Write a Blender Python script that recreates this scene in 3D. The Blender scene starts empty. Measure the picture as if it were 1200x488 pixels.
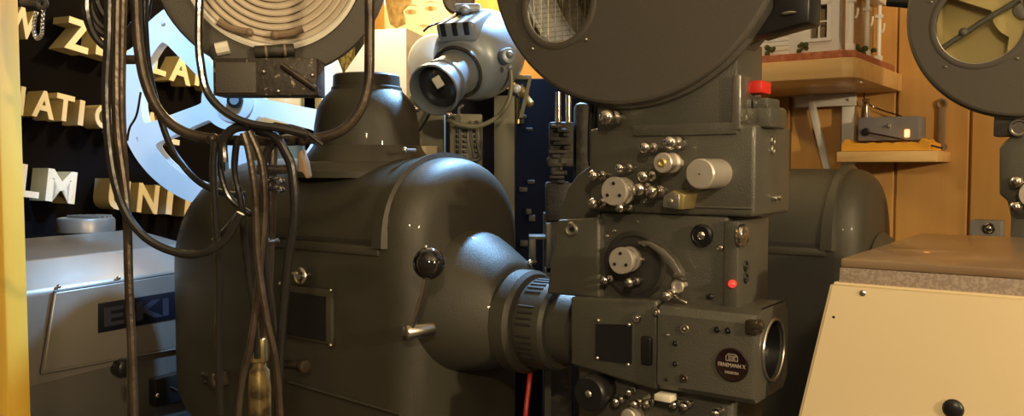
import bpy, bmesh, math, random
from mathutils import Vector, Matrix, geometry
from math import sin, cos, pi, radians as R
random.seed(4)
SC = bpy.context.scene
COL = SC.collection

# ------------------------------------------------------------------ camera
F = 1000.0
PITCH = math.atan(50 / F)
EYE = Vector((0, 0, 1.5))
cd = bpy.data.cameras.new('camera'); cam = bpy.data.objects.new('camera', cd); COL.objects.link(cam)
cd.sensor_width = 36; cd.lens = F / 1200 * 36; cd.clip_start = .02
cam.location = EYE; cam.rotation_euler = (pi / 2 - PITCH, 0, 0)
SC.camera = cam
# ------------------------------------------------------------------ world, lights, exposure
SC.view_settings.view_transform = 'Standard'; SC.view_settings.look = 'None'
SC.view_settings.exposure = 0.0; SC.view_settings.gamma = 1.0
SC.view_settings.use_curve_mapping = False
w = bpy.data.worlds.new('world'); SC.world = w; w.use_nodes = True
w.node_tree.nodes['Background'].inputs[0].default_value = (1.0, .72, .42, 1)
w.node_tree.nodes['Background'].inputs[1].default_value = .11

def lamp(name, kind, loc, power, col, size=.1, target=None, spot=None, blend=.5):
    l = bpy.data.lights.new(name, kind); l.energy = power; l.color = col
    if kind == 'AREA': l.size = size
    else: l.shadow_soft_size = size
    if spot: l.spot_size = R(spot); l.spot_blend = blend
    o = bpy.data.objects.new(name, l); COL.objects.link(o); o.location = loc
    if target:
        o.rotation_euler = (Vector(target) - Vector(loc)).to_track_quat('-Z', 'Y').to_euler()
    return o
lamp('room_lamp', 'POINT', (1.85, -.7, 1.95), 165, (1, .76, .44), .06)
lamp('front_lamp', 'POINT', (.05, -.5, 1.98), 46, (1, .76, .46), .05)
lamp('cool_spot', 'SPOT', (.10, 2.16, 2.22), 150, (.30, .60, 1.0), .04, (-.16, 1.86, 1.60), 80, .6)
lamp('warm_box_spot', 'SPOT', (-.36, 2.02, 2.62), 75, (1, .84, .55), .05, (-.36, 2.62, 1.85), 48, .5)
lamp('cool_reel_spot', 'SPOT', (-.45, 1.75, 2.6), 150, (.25, .58, 1.0), .05, (-.86, 2.42, 1.62), 36, .4)
lamp('warm_wall_lamp', 'POINT', (-.42, 2.9, 2.35), 42, (1, .74, .32), .05)

# ------------------------------------------------------------------ geometry helpers
def ray(px, py):
    x = (px - 600) / F; z = (244 - py) / F
    return Vector((x, cos(PITCH) + z * sin(PITCH), z * cos(PITCH) - sin(PITCH)))
def at(px, py, Y):
    r = ray(px, py); return EYE + r * (Y / r.y)

class Frame:                                    # upright frame: x runs right and towards the camera, y away from it
    def __init__(s, O, deg):
        s.O = Vector((O[0], O[1], 0)); s.th = R(deg)
        s.M = Matrix.Translation(s.O) @ Matrix.Rotation(-s.th, 4, 'Z'); s.I = s.M.inverted()
    def y(s, px, py, y=0.0):                    # point on plane y
        o = s.I @ EYE; d = s.I.to_3x3() @ ray(px, py); return o + d * ((y - o.y) / d.y)
    def x(s, px, py, x=0.0):
        o = s.I @ EYE; d = s.I.to_3x3() @ ray(px, py); return o + d * ((x - o.x) / d.x)
    def Z(s, px, py, z=0.0):
        o = s.I @ EYE; d = s.I.to_3x3() @ ray(px, py); return o + d * ((z - o.z) / d.z)
    def l(s, v): return s.I @ Vector(v)
WORLD = Frame((0, 0), 0)

def spline(pts, n=8):
    pts = [Vector(p) for p in pts]
    if len(pts) < 3: return pts
    P = [2 * pts[0] - pts[1]] + pts + [2 * pts[-1] - pts[-2]]
    out = []
    for i in range(1, len(P) - 2):
        a, b, c, d = P[i - 1:i + 3]
        for k in range(n):
            t = k / n
            out.append(.5 * ((2 * b) + (c - a) * t + (2 * a - 5 * b + 4 * c - d) * t * t + (3 * b - a - 3 * c + d) * t ** 3))
    out.append(pts[-1]); return out
def basis(ax):
    ax = Vector(ax).normalized()
    u = ax.cross(Vector((0, 0, 1)))
    if u.length < .05: u = ax.cross(Vector((0, 1, 0)))
    u.normalize(); return u, ax.cross(u).normalized()

class MB:
    def __init__(s): s.v = []; s.f = []
    def add(s, vs, fs, M=None):
        k = len(s.v); s.v += [(M @ Vector(p)) if M else Vector(p) for p in vs]; s.f += [tuple(i + k for i in f) for f in fs]; return s
    def bm(s, b, M=None):
        b.verts.index_update(); s.add([v.co.copy() for v in b.verts], [[v.index for v in f.verts] for f in b.faces], M); b.free(); return s
    def box(s, x0, x1, y0, y1, z0, z1, bev=0, seg=2, M=None):
        b = bmesh.new()
        vs = [b.verts.new((x, y, z)) for x in (x0, x1) for y in (y0, y1) for z in (z0, z1)]
        for f in ((0, 1, 3, 2), (4, 6, 7, 5), (0, 4, 5, 1), (2, 3, 7, 6), (0, 2, 6, 4), (1, 5, 7, 3)): b.faces.new([vs[i] for i in f])
        bmesh.ops.recalc_face_normals(b, faces=b.faces)
        if bev: bmesh.ops.bevel(b, geom=list(b.edges), offset=bev, segments=seg, affect='EDGES', profile=.5)
        return s.bm(b, M)
    def prism(s, poly, a0, a1, ax='y', bev=0, seg=2, M=None):   # polygon in the other two axes
        m = {'y': lambda p, a: (p[0], a, p[1]), 'x': lambda p, a: (a, p[0], p[1]), 'z': lambda p, a: (p[0], p[1], a)}[ax]
        b = bmesh.new(); n = len(poly)
        A = [b.verts.new(m(p, a0)) for p in poly]; B = [b.verts.new(m(p, a1)) for p in poly]
        b.faces.new(A); b.faces.new(B[::-1])
        for i in range(n): b.faces.new((A[i], B[i], B[(i + 1) % n], A[(i + 1) % n]))
        bmesh.ops.recalc_face_normals(b, faces=b.faces)
        if bev:
            ed = [e for e in b.edges if abs(e.calc_face_angle(0)) > .3]
            bmesh.ops.bevel(b, geom=ed, offset=bev, segments=seg, affect='EDGES', profile=.5)
        return s.bm(b, M)
    def plate(s, outer, holes, mp, d):           # flat plate with holes; mp(u,v,w) -> point; w from 0 to d
        loops = [list(outer)] + [list(h) for h in holes]
        pts = [p for l in loops for p in l]
        tr = geometry.tessellate_polygon([[Vector((p[0], p[1], 0)) for p in l] for l in loops]); n = len(pts)
        vs = [mp(p[0], p[1], 0) for p in pts] + [mp(p[0], p[1], d) for p in pts]
        fs = [tuple(t) for t in tr] + [tuple(i + n for i in t)[::-1] for t in tr]
        k = 0
        for l in loops:
            m = len(l)
            for i in range(m): a, b2 = k + i, k + (i + 1) % m; fs.append((a, b2, b2 + n, a + n))
            k += m
        return s.add(vs, fs)
    def loft(s, secs, cap=(True, True), closed=False):
        n = len(secs[0]); vs = [p for q in secs for p in q]; fs = []
        m = len(secs)
        for i in range(m if closed else m - 1):
            for j in range(n):
                a = i * n + j; b2 = i * n + (j + 1) % n; c = ((i + 1) % m) * n
                fs.append((a, b2, c + (j + 1) % n, c + j))
        if not closed:
            if cap[0]: fs.append(tuple(range(n))[::-1])
            if cap[1]: fs.append(tuple(range((m - 1) * n, m * n)))
        return s.add(vs, fs)
    def lathe(s, o, ax, prof, n=32, cap=(True, True)):   # prof: (t along axis, radius)
        o = Vector(o); ax = Vector(ax).normalized(); u, v = basis(ax)
        return s.loft([[o + ax * t + (u * cos(2 * pi * k / n) + v * sin(2 * pi * k / n)) * max(r, 1e-4) for k in range(n)] for t, r in prof], cap)
    def cyl(s, p0, p1, r, n=24, bev=0, r1=None):
        p0 = Vector(p0); p1 = Vector(p1); L = (p1 - p0).length; r1 = r if r1 is None else r1
        pr = [(0, r), (L, r1)] if not bev else [(0, r - bev), (bev * .3, r - bev * .3), (bev, r), (L - bev, r1), (L - bev * .3, r1 - bev * .3), (L, r1 - bev)]
        return s.lathe(p0, p1 - p0, pr, n)
    def ball(s, c, r, sc=(1, 1, 1), n=16):
        c = Vector(c); secs = []
        for i in range(n // 2 + 1):
            t = pi * i / (n // 2); rr = max(sin(t), 1e-3)
            secs.append([c + Vector((rr * cos(2 * pi * k / n) * r * sc[0], rr * sin(2 * pi * k / n) * r * sc[1], -cos(t) * r * sc[2])) for k in range(n)])
        return s.loft(secs)
    def tube(s, pts, r, n=8, smooth=8, cap=True, closed=False):
        pts = spline(pts, smooth) if smooth else [Vector(p) for p in pts]
        secs = []; u = None
        for i, p in enumerate(pts):
            t = (pts[min(i + 1, len(pts) - 1)] - pts[max(i - 1, 0)])
            if t.length < 1e-9: continue
            t.normalize()
            if u is None: u = basis(t)[0]
            u = (u - t * u.dot(t)); u.normalize(); v = t.cross(u)
            rr = r(i / (len(pts) - 1)) if callable(r) else r
            secs.append([p + (u * cos(2 * pi * k / n) + v * sin(2 * pi * k / n)) * rr for k in range(n)])
        return s.loft(secs, (cap, cap))
    def torus(s, c, ax, Rr, r, n=40, m=8, a0=0, a1=2 * pi):
        c = Vector(c); u, v = basis(ax); axn = Vector(ax).normalized(); full = abs(a1 - a0 - 2 * pi) < 1e-6
        secs = []
        for i in range(n if full else n + 1):
            a = a0 + (a1 - a0) * i / n; d = u * cos(a) + v * sin(a)
            secs.append([c + d * (Rr + r * cos(2 * pi * k / m)) + axn * r * sin(2 * pi * k / m) for k in range(m)])
        return s.loft(secs, closed=full)
    def text(s, t, mp, w=None, h=1.0, d=.1, bold=.02, fit=True):   # lettering mapped into box w x h
        c = bpy.data.curves.new('lettering', 'FONT'); c.body = t; c.size = 1; c.extrude = .5; c.offset = bold; c.resolution_u = 4
        o = bpy.data.objects.new('lettering', c); me = bpy.data.meshes.new_from_object(o)
        xs = [v.co.x for v in me.vertices]; ys = [v.co.y for v in me.vertices]
        x0, x1, y0, y1 = min(xs), max(xs), min(ys), max(ys); sy = h / (y1 - y0); sx = w / (x1 - x0) if w else sy
        s.add([mp((v.co.x - x0) * sx, (v.co.y - y0) * sy, (v.co.z + .5) * d) for v in me.vertices], [tuple(p.vertices) for p in me.polygons])
        bpy.data.objects.remove(o); bpy.data.curves.remove(c); bpy.data.meshes.remove(me); return s
    def build(s, name, m, parent=None, ang=35, label=None, fix=True):
        me = bpy.data.meshes.new(name)
        me.from_pydata([tuple(p) for p in s.v], [], s.f)
        if fix:
            b = bmesh.new(); b.from_mesh(me); bmesh.ops.recalc_face_normals(b, faces=b.faces); b.to_mesh(me); b.free()
        me.polygons.foreach_set('use_smooth', [True] * len(me.polygons)); me.set_sharp_from_angle(angle=R(ang))
        me.materials.append(m); me.update()
        o = bpy.data.objects.new(name, me); COL.objects.link(o)
        if parent: o.parent = parent
        if label: o['label'] = label
        return o

def rect(a, b, c, d): return [(a, c), (b, c), (b, d), (a, d)]
def circ(cx, cy, r, n=48, r2=None): return [(cx + r * cos(2 * pi * k / n), cy + (r2 or r) * sin(2 * pi * k / n)) for k in range(n)]
def rrect(a, b, c, d, r, n=5):
    out = []
    for cx, cy, a0 in ((b - r, d - r, 0), (a + r, d - r, 90), (a + r, c + r, 180), (b - r, c + r, 270)):
        out += [(cx + r * cos(R(a0 + 90 * k / n)), cy + r * sin(R(a0 + 90 * k / n))) for k in range(n + 1)]
    return out
def tag(o, label, cat, group=None, kind=None):
    o['label'] = label; o['category'] = cat
    if group: o['group'] = group
    if kind: o['kind'] = kind
    return o
def thing(name, fr, label, cat, group=None, base=(0, 0, 0)):
    o = bpy.data.objects.new(name, None); COL.objects.link(o); o.empty_display_size = .05
    o.matrix_world = fr.M
    return tag(o, label, cat, group)
def struct(o): o['kind'] = 'structure'; return o

# ------------------------------------------------------------------ materials
def mat(name, col, rough=.5, metal=0, bump=None, var=None, coat=0, spec=.5, trans=0, emit=None, alpha=1, sheen=0):
    m = bpy.data.materials.new(name); m.use_nodes = True; nt = m.node_tree; b = nt.nodes['Principled BSDF']
    b.inputs['Base Color'].default_value = (*col, 1); b.inputs['Roughness'].default_value = rough; b.inputs['Metallic'].default_value = metal
    b.inputs['Specular IOR Level'].default_value = spec; b.inputs['Coat Weight'].default_value = coat
    b.inputs['Transmission Weight'].default_value = trans; b.inputs['Alpha'].default_value = alpha
    if emit: b.inputs['Emission Color'].default_value = (*emit[0], 1); b.inputs['Emission Strength'].default_value = emit[1]
    tc = nt.nodes.new('ShaderNodeTexCoord')
    if bump:
        n = nt.nodes.new('ShaderNodeTexNoise'); n.inputs['Scale'].default_value = bump[0]; n.inputs['Detail'].default_value = 2
        bp = nt.nodes.new('ShaderNodeBump'); bp.inputs['Strength'].default_value = bump[1]; bp.inputs['Distance'].default_value = .002
        nt.links.new(tc.outputs['Object'], n.inputs['Vector']); nt.links.new(n.outputs['Fac'], bp.inputs['Height']); nt.links.new(bp.outputs['Normal'], b.inputs['Normal'])
    if var:     # scale, second colour, low, high
        n = nt.nodes.new('ShaderNodeTexNoise'); n.inputs['Scale'].default_value = var[0]; n.inputs['Detail'].default_value = 6
        r = nt.nodes.new('ShaderNodeValToRGB'); r.color_ramp.elements[0].position = var[2]; r.color_ramp.elements[1].position = var[3]
        r.color_ramp.elements[0].color = (*col, 1); r.color_ramp.elements[1].color = (*var[1], 1)
        nt.links.new(tc.outputs['Object'], n.inputs['Vector']); nt.links.new(n.outputs['Fac'], r.inputs['Fac']); nt.links.new(r.outputs['Color'], b.inputs['Base Color'])
    return m
def wood(name, c1, c2, scale=(6, 6, .7), rough=.4, coat=.2):
    m = mat(name, c1, rough, coat=coat); nt = m.node_tree; b = nt.nodes['Principled BSDF']
    tc = nt.nodes.new('ShaderNodeTexCoord'); mp = nt.nodes.new('ShaderNodeMapping'); mp.inputs['Scale'].default_value = scale
    n = nt.nodes.new('ShaderNodeTexNoise'); n.inputs['Scale'].default_value = 3; n.inputs['Detail'].default_value = 8; n.inputs['Distortion'].default_value = .6
    r = nt.nodes.new('ShaderNodeValToRGB'); r.color_ramp.elements[0].position = .3; r.color_ramp.elements[1].position = .72
    r.color_ramp.elements[0].color = (*c1, 1); r.color_ramp.elements[1].color = (*c2, 1)
    nt.links.new(tc.outputs['Object'], mp.inputs['Vector']); nt.links.new(mp.outputs['Vector'], n.inputs['Vector'])
    nt.links.new(n.outputs['Fac'], r.inputs['Fac']); nt.links.new(r.outputs['Color'], b.inputs['Base Color'])
    return m
M = dict(
    hammer=mat('hammertone_grey', (.085, .084, .07), .42, .25, bump=(420, .35), var=(14, (.105, .10, .08), .35, .7), coat=.15),
    hammer2=mat('wrinkle_grey', (.085, .075, .062), .55, .1, bump=(700, .5)),
    lampg=mat('enamel_grey_green', (.052, .048, .036), .50, .1, bump=(500, .3), var=(5, (.066, .061, .045), .35, .7), coat=.1),
    lamp_inner=mat('lamp_dark', (.03, .028, .026), .6),
    black=mat('black_plastic', (.012, .012, .013), .35),
    gloss=mat('gloss_black', (.015, .013, .012), .12, coat=.6),
    matte=mat('matte_black', (.012, .011, .013), .9),
    cable=mat('rubber_black', (.018, .016, .015), .2, bump=(60, .2), coat=.3),
    rust=mat('rusty_brown_metal', (.105, .082, .062), .36, .55, bump=(90, .5), var=(25, (.04, .028, .02), .35, .7)),
    chrome=mat('chrome', (.78, .74, .68), .12, 1),
    steel=mat('brushed_steel', (.62, .59, .54), .3, 1, bump=(200, .15)),
    alu=mat('turned_aluminium', (.62, .57, .51), .32, .55),
    brass=mat('brass_plate', (.62, .5, .22), .35, .8),
    silver=mat('silver_paint', (.27, .245, .215), .36, .45, bump=(12, .25), var=(3, (.34, .31, .275), .35, .7)),
    darksilver=mat('grey_base', (.10, .093, .085), .5, .2),
    reel=mat('bare_aluminium', (.80, .83, .87), .38, .15),
    spot=mat('blue_lit_grey_enamel', (.27, .31, .35), .38, .3, coat=.3),  # mid grey enamel with the blue of the cool light mixed into its colour
    cream=mat('cream_enamel', (.78, .64, .40), .5, bump=(90, .05), var=(3, (.74, .60, .37), .35, .7)),
    speck=mat('speckled_laminate', (.30, .235, .19), .5, bump=(300, .1), var=(260, (.42, .34, .28), .45, .6)),
    boxtop=mat('worn_laminate', (.33, .23, .14), .3, var=(5, (.22, .13, .07), .4, .7), coat=.4),
    yellow=mat('yellow_paint', (.80, .52, .08), .5, var=(6, (.76, .47, .06), .3, .7)),
    white=mat('white_paint', (.78, .76, .70), .5),
    cream2=mat('cream_white_letter', (.82, .78, .66), .6),
    ochre_shade=mat('letter_side', (.50, .42, .22), .7),  # shade on the letter flanks put into a darker side colour
    red=mat('red_plastic', (.7, .03, .02), .4),
    glow_red=mat('red_pilot_lamp', (.7, .03, .02), .4, emit=((1, .06, .03), .8)),
    glow_orange=mat('neon_indicator', (1, .4, .1), .4, emit=((1, .33, .08), 6)),
    lens=mat('ribbed_lens_glass', (.74, .64, .50), .22, .0, coat=.7, trans=.15),
    lensglass=mat('dark_lens_glass', (.03, .03, .035), .06, coat=1),
    glass=mat('window_glass', (.9, .95, 1), .03, trans=1, alpha=.25),
    dirty=mat('scuffed_dark_paint', (.05, .040, .032), .5, .3, bump=(120, .5), var=(110, (.38, .32, .22), .60, .70)),
    dusty=mat('dusty_black', (.022, .019, .016), .6, bump=(150, .6), var=(40, (.05, .045, .03), .5, .65)),
    clip=mat('brown_clip', (.22, .15, .09), .5, bump=(90, .3)),
    cloth=mat('yellow_cloth', (.85, .42, .04), .9, bump=(150, .4)),
    greybox=mat('grey_box', (.22, .21, .21), .45),
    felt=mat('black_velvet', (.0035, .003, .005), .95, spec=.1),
    film=mat('film_brown', (.12, .05, .03), .35, coat=.4),
    goldlid=mat('brass_and_glow', (.62, .50, .20), .4, .5),  # brass of the reel; also the gold light painted on the drum back
    tarnish_and_glow=mat('tarnished_brass_and_glow', (.30, .22, .09), .5, .5, bump=(80, .5), var=(60, (.10, .07, .035), .4, .6)),  # tarnished connector; also the warm light painted inside the near drum
    shelf=wood('light_wood', (.86, .60, .27), (.72, .44, .15), (1, 8, 8)),
    panel=wood('wood_panelling', (.50, .26, .075), (.62, .35, .11), (5, 5, .5)),
    floor=mat('dark_floor', (.05, .04, .035), .6),
    brickred=mat('model_ground', (.36, .11, .05), .8, bump=(200, .6), var=(60, (.5, .2, .1), .4, .7)),
    green=mat('model_shrub', (.07, .08, .02), .9),
    olive=mat('olive_grey_metal', (.21, .20, .14), .5, .2),
    photo=mat('photo_paper', (.80, .70, .48), .5), photohair=mat('photo_sepia', (.26, .16, .06), .5, var=(30, (.46, .32, .15), .4, .65)), photomid=mat('photo_midtone', (.46, .33, .17), .5),
    foliage=mat('landscape_print', (.34, .28, .12), .5, var=(70, (.12, .10, .04), .45, .55)),
    badge=mat('badge_maroon', (.018, .007, .006), .3), badgetxt=mat('badge_lettering', (.5, .42, .36), .4),
    plate=mat('navy_plate', (.006, .007, .014), .4), platetxt=mat('plate_lettering', (.035, .038, .06), .4),
)

# ================================================================== SETTING
room = Frame((1.09, 2.42), 36)
m = MB()
# panelling: planks with grooves between
xg = [room.y(p, 150)[0] for p in (926, 1050, 1137)]
edges = [-4.6]
while edges[-1] < xg[0] - .3: edges.append(edges[-1] + .2)
edges[-1] = xg[0] - .2 if edges[-1] > xg[0] - .25 else edges[-1]
edges += [xg[0], xg[1], xg[2], xg[2] + .2, xg[2] + .4, xg[2] + .6]
for a, b in zip(edges, edges[1:]):
    if b - a > .02: m.box(a + .003, b - .003, 0, .02, 0, 2.8, .003, 1)
m.box(-4.6, edges[-1], .012, .04, 0, 2.8)
o = struct(m.build('wall_back', M['panel'])); o.matrix_world = room.M
o = struct(MB().box(-3.5, 2.6, -1.5, 5.6, -.05, 0).build('floor', M['floor']))
o = struct(MB().box(-3.5, 2.6, -1.5, 5.6, 2.8, 2.85).build('ceiling', M['white']))
# yellow door jamb at the left edge of the view
m = MB(); Yj = 1.3
a0, a1 = at(-60, 0, Yj), at(22, 0, Yj + .06); b1 = at(37, 488, Yj + .06); 
dx = (b1.x - a1.x) / (b1.z - a1.z)
xt = a1.x + dx * (2.8 - a1.z); xb = a1.x + dx * (0 - a1.z)
e0 = at(8, 244, Yj).x
m.prism([(a0.x, 0), (xb, 0), (xt, 2.8), (a0.x, 2.8)], Yj, Yj + .06, 'y', .004)
struct(m.build('trim_1', M['yellow']))
m = MB(); m.prism([(a0.x, 0), (at(8, 488, Yj).x - .004, 0), (at(-12, 0, Yj).x - .02, 2.8), (a0.x, 2.8)], Yj - .02, Yj - .001, 'y', .003)
struct(m.build('trim_2', M['white']))

# ================================================================== NEW ZEALAND NATIONAL FILM UNIT sign
S0 = at(100, 130, 2.7)
d0 = Vector((.42, .91, 0)).normalized(); n0 = Vector((d0.y, -d0.x, 0)); rr = R(8.4)
ds = d0 * cos(rr) - Vector((0, 0, 1)) * sin(rr); us = Vector((0, 0, 1)) * cos(rr) + d0 * sin(rr)
def sign(px, py):
    r = ray(px, py); t = (S0 - EYE).dot(n0) / r.dot(n0); q = EYE + r * t - S0
    return q.dot(ds), q.dot(us)
def smap(s, h, wd): return S0 + ds * s + us * h + n0 * wd
D = .072
struct(MB().add([smap(a, b, c) + Vector((0, 0, 0)) for a in (-1.2, 2.2) for b in (-2.2, 1.0) for c in (-D - .03, -D)], [(0, 1, 3, 2), (4, 6, 7, 5), (0, 4, 5, 1), (2, 3, 7, 6), (0, 2, 6, 4), (1, 5, 7, 3)]).build('wall_left', M['felt']))
LET = [  # char, bottom-left, bottom-right, top y at the left, words for the label
    ('W', (4, 41), (42, 46), 4, 'W at the start of the top row, half behind the yellow jamb'),
    ('Z', (75, 56), (104, 64), 17, 'Z in the top row of the black sign'),
    ('E', (112, 63), (136, 71), 30, 'E right after the Z in the top row'),
    ('A', (143, 73), (168, 79), 38, 'A behind the rusty tube in the top row'),
    ('L', (178, 84), (194, 91), 52, 'L left of the bright A in the top row'),
    ('A', (198, 94), (223, 101), 61, 'A lit bright yellow beside the white reel spoke in the top row'),
    ('N', (228, 101), (250, 105), 66, 'N last visible in the top row, mostly behind the bracket'),
    ('N', (2, 131), (27, 135), 96, 'N at the start of the middle row, against the yellow jamb'),
    ('A', (37, 136), (63, 141), 103, 'A first whole letter of the middle row'),
    ('T', (64, 140), (85, 144), 108, 'T after the A in the middle row'),
    ('I', (91, 146), (97, 148), 116, 'I between T and O in the middle row'),
    ('O', (110, 149), (132, 153), 120, 'O beside the hanging cables in the middle row'),
    ('N', (138, 155), (160, 160), 122, 'N behind the cable bundle in the middle row'),
    ('A', (165, 161), (186, 166), 128, 'A behind the reel rim in the middle row'),
    ('L', (190, 166), (210, 171), 134, 'L showing through the reel cutout in the middle row'),
    ('L', (20, 229), (45, 234), 190, 'L against the yellow jamb in the bottom row'),
    ('M', (53, 235), (87, 240), 196, 'M in the bottom row above the grey projector cap'),
    ('U', (126, 244), (150, 248), 208, 'U behind the cables in the bottom row'),
    ('N', (160, 248), (184, 252), 213, 'N in the bottom row right of the cables'),
    ('I', (194, 251), (201, 252), 216, 'I in the bottom row next to the reel rim'),
    ('T', (206, 253), (231, 255), 219, 'T last of the bottom row, cut off by the reel and lamphouse'),
]
for ch, bl, br, ty, lab in LET:
    s0, h0 = sign(*bl); s1, h1 = sign(*br); s2, h2 = sign(bl[0], ty)
    hb = (h0 + h1) / 2; H = h2 - h0; W = s1 - s0
    e = thing('sign_letter', WORLD, 'cream block letter ' + lab, 'letter', 'raised letters on the black sign')
    MB().text(ch, lambda x, y, z: smap(s0 + x, hb + y, -D * .995 + z), W, H, D * .97, .03).build('letter_side', M['ochre_shade'], e, 30)
    MB().text(ch, lambda x, y, z: smap(s0 + x, hb + y, -D * .025 + z), W, H, D * .03, .03).build('letter_face', M['cream2'], e, 30)

# ================================================================== FILM PROJECTOR (near)
def lamphouse(fr, root, P):
    """arched sheet-metal lamp house; P: x0 rear, x1 front face, yc axis, hw half width, zt top, za arch start, zb bottom, rib x"""
    x0, x1, yc, hw, zt, za, zb, xr = (P[k] for k in ('x0', 'x1', 'yc', 'hw', 'zt', 'za', 'zb', 'xr'))
    n = 24
    def sec(x, k, kz=None, bulge=0):
        za = P['za'] - P.get('dr', 0) * max(0, min(1, (xr - .12 - x) / .25))
        kz = kz or k; zc = P['za'] - .13; pts = []
        for i in range(n + 1):
            a = pi * i / n; pts.append((yc - hw * k * cos(a), zc + (za - zc + (zt - za) * sin(a) ** .9) * kz))
        pts += [(yc + hw * k, zc + (zc - .10 - zc) * kz), (yc + hw * k, zc + (zb - zc) * kz), (yc - hw * k, zc + (zb - zc) * kz), (yc - hw * k, zc - .10 * kz)]
        return [Vector((x, p[0], p[1])) for p in pts]
    m = MB(); secs = []
    rd = P.get('rd', .10)
    for t in (90, 84, 76, 66, 55, 44, 33, 22, 11, 0):            # domed rear
        a = R(t); secs.append(sec(x0 + rd * (1 - sin(a)), max(.05, .30 + .70 * cos(a))))
    for t in (.2, .4, .6, .8, 1): secs.append(sec(x0 + rd + (xr - x0 - rd) * t, 1))
    m.loft(secs); m.build('lamphouse_body', M['lampg'], root, 40)
    m = MB(); secs = [sec(xr, 1.0)]
    r = .055
    for t in range(0, 91, 10):
        a = R(t); secs.append(sec(x1 - r + r * sin(a), 1 - (r / hw) * (1 - cos(a)) * .95, 1 - (r / .27) * (1 - cos(a))))
    for q in (.6, .3, .08): secs.append(sec(x1 + .006 * (1 - q), q))
    m.loft(secs); m.build('front_housing', M['lampg'], root, 50)
    # rib over the arch
    m = MB(); secs = []
    for i in range(n + 1):
        a = pi * i / n; y = yc - (hw) * cos(a); z = za - .012 + (zt - za + .012) * sin(a) ** .9
        nr = Vector((0, -cos(a), sin(a))); c = Vector((xr - .012, y, z))
        wv = .011 + .008 * abs(cos(a)) ** 6
        secs.append([c + Vector((-wv, 0, 0)) - nr * .004, c + Vector((-wv * .8, 0, 0)) + nr * .008, c + Vector((wv * .5, 0, 0)) + nr * .010, c + Vector((wv, 0, 0)) - nr * .004])
    m.loft(secs); m.build('arch_rib', M['lampg'], root, 50)
    # door seam and lower lip on the operator side
    y = yc - hw
    m = MB().box(x0 + rd + .16, xr - .01, y - .0015, y + .004, za - .006, za + .001); m.build('door_seam', M['lamp_inner'], root)
    m = MB().box(x0 + rd + .16, xr - .016, y - .005, y + .004, za - .026, za - .009, .003); m.build('door_lip', M['lampg'], root)
    # pedestal and foot
    m = MB().box(x0 + rd, x1 - .06, yc - hw * .72, yc + hw * .72, .04, zb + .06, .01).box(x0 + .02, x1 + .02, yc - hw, yc + hw, 0, .05, .01)
    m.build('pedestal', M['lampg'], root)

fr = Frame((.225, 1.25), 36)
proj = thing('film_projector', fr, 'large grey-green cinema projector in front, with arched lamphouse, ball lever and round magazine', 'projector', 'cinema projectors')
YC, HW = .10, .17
P = dict(x0=-1.27, x1=-.44, yc=YC, hw=HW, zt=1.515, za=1.366, zb=.94, xr=-.50, rd=.25, dr=.09)
lamphouse(fr, proj, P)
# chimney
ccx = fr.y(430, 140, YC).x; zc0 = 1.5
def zy(px, py, y=YC): return fr.y(px, py, y).z
prof = [(0, .132), (.006, .134), (.02, .128), (.034, .118), (.05, .108), (.095, .106), (.135, .1), (.16, .087), (.178, .072), (.186, .071), (.188, .068), (.212, .067), (.216, .064), (.212, .058), (.15, .056)]
zb = zy(430, 196); zt = zy(430, 88); k = (zt - zb) / .216
m = MB().lathe((ccx, YC, zb), (0, 0, 1), [(t * k, r * 1.0) for t, r in prof], 48, (True, True)); ch = m.build('chimney', M['lampg'], proj, 30)
m = MB().lathe((ccx, YC, zb - .02), (0, 0, 1), [(0, .15), (.012, .15), (.028, .138), (.034, .125)], 48); m.build('chimney_collar', M['lampg'], ch)
for px, py in ((474, 176),):
    q = fr.y(px, py, YC - .06); MB().ball(q, .006).cyl(q, q + Vector((.0, .03, 0)), .003, 8).build('screw', M['steel'], ch)
# nose cone
zo = 1.225
m = MB(); secs = []
N = 48
for x, ry, rt, rb, dz in ((-.475, .155, .158, .115, 0), (-.455, .152, .158, .113, 0), (-.44, .148, .156, .110, 0), (-.42, .140, .150, .106, 0), (-.40, .131, .139, .102, 0), (-.38, .121, .127, .097, 0), (-.36, .110, .115, .092, 0), (-.345, .100, .104, .088, 0), (-.335, .093, .094, .086, 0)):
    secs.append([Vector((x, YC - ry * cos(2 * pi * i / N), zo + (rt if sin(2 * pi * i / N) > 0 else rb) * sin(2 * pi * i / N))) for i in range(N)])
m.loft(secs); nose = m.build('nose_cone', M['lampg'], proj, 50)
m = MB().lathe((-.337, YC, zo - .004), (1, 0, 0), [(0, .084), (.003, .092), (.03, .092), (.038, .086), (.04, .078)], 48); m.build('flange', M['lampg'], nose)
m = MB().lathe((-.298, YC, zo - .004), (1, 0, 0), [(0, .075), (.006, .079), (.055, .079), (.062, .074), (.062, .064), (.10, .064), (.104, .058), (.135, .058)], 48)
m.build('focus_ring', M['hammer'], nose)
m = MB()
for i in range(48):
    if i % 12 in (0, 5, 6): continue
    a = 2 * pi * i / 48; c = Vector((-.27, YC - .0795 * cos(a), zo - .004 + .0795 * sin(a)))
    m.box(-.018, .014, -.002, .002, -.0012, .0012, .0008, 1, Matrix.Translation(c) @ Matrix.Rotation(-a + pi/2, 4, 'X') @ Matrix.Rotation(0, 4, 'Z'))
m.build('grip_rib', M['lamp_inner'], nose)
for px, py in ((626, 309), (592, 387)):
    q = fr.x(px, py, -.33); q = Vector((q.x - .01, q.y, q.z)); MB().ball(q, .0065).cyl(q, q + Vector((-.002, .02, 0)), .004, 10).build('screw', M['chrome'], nose)
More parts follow.
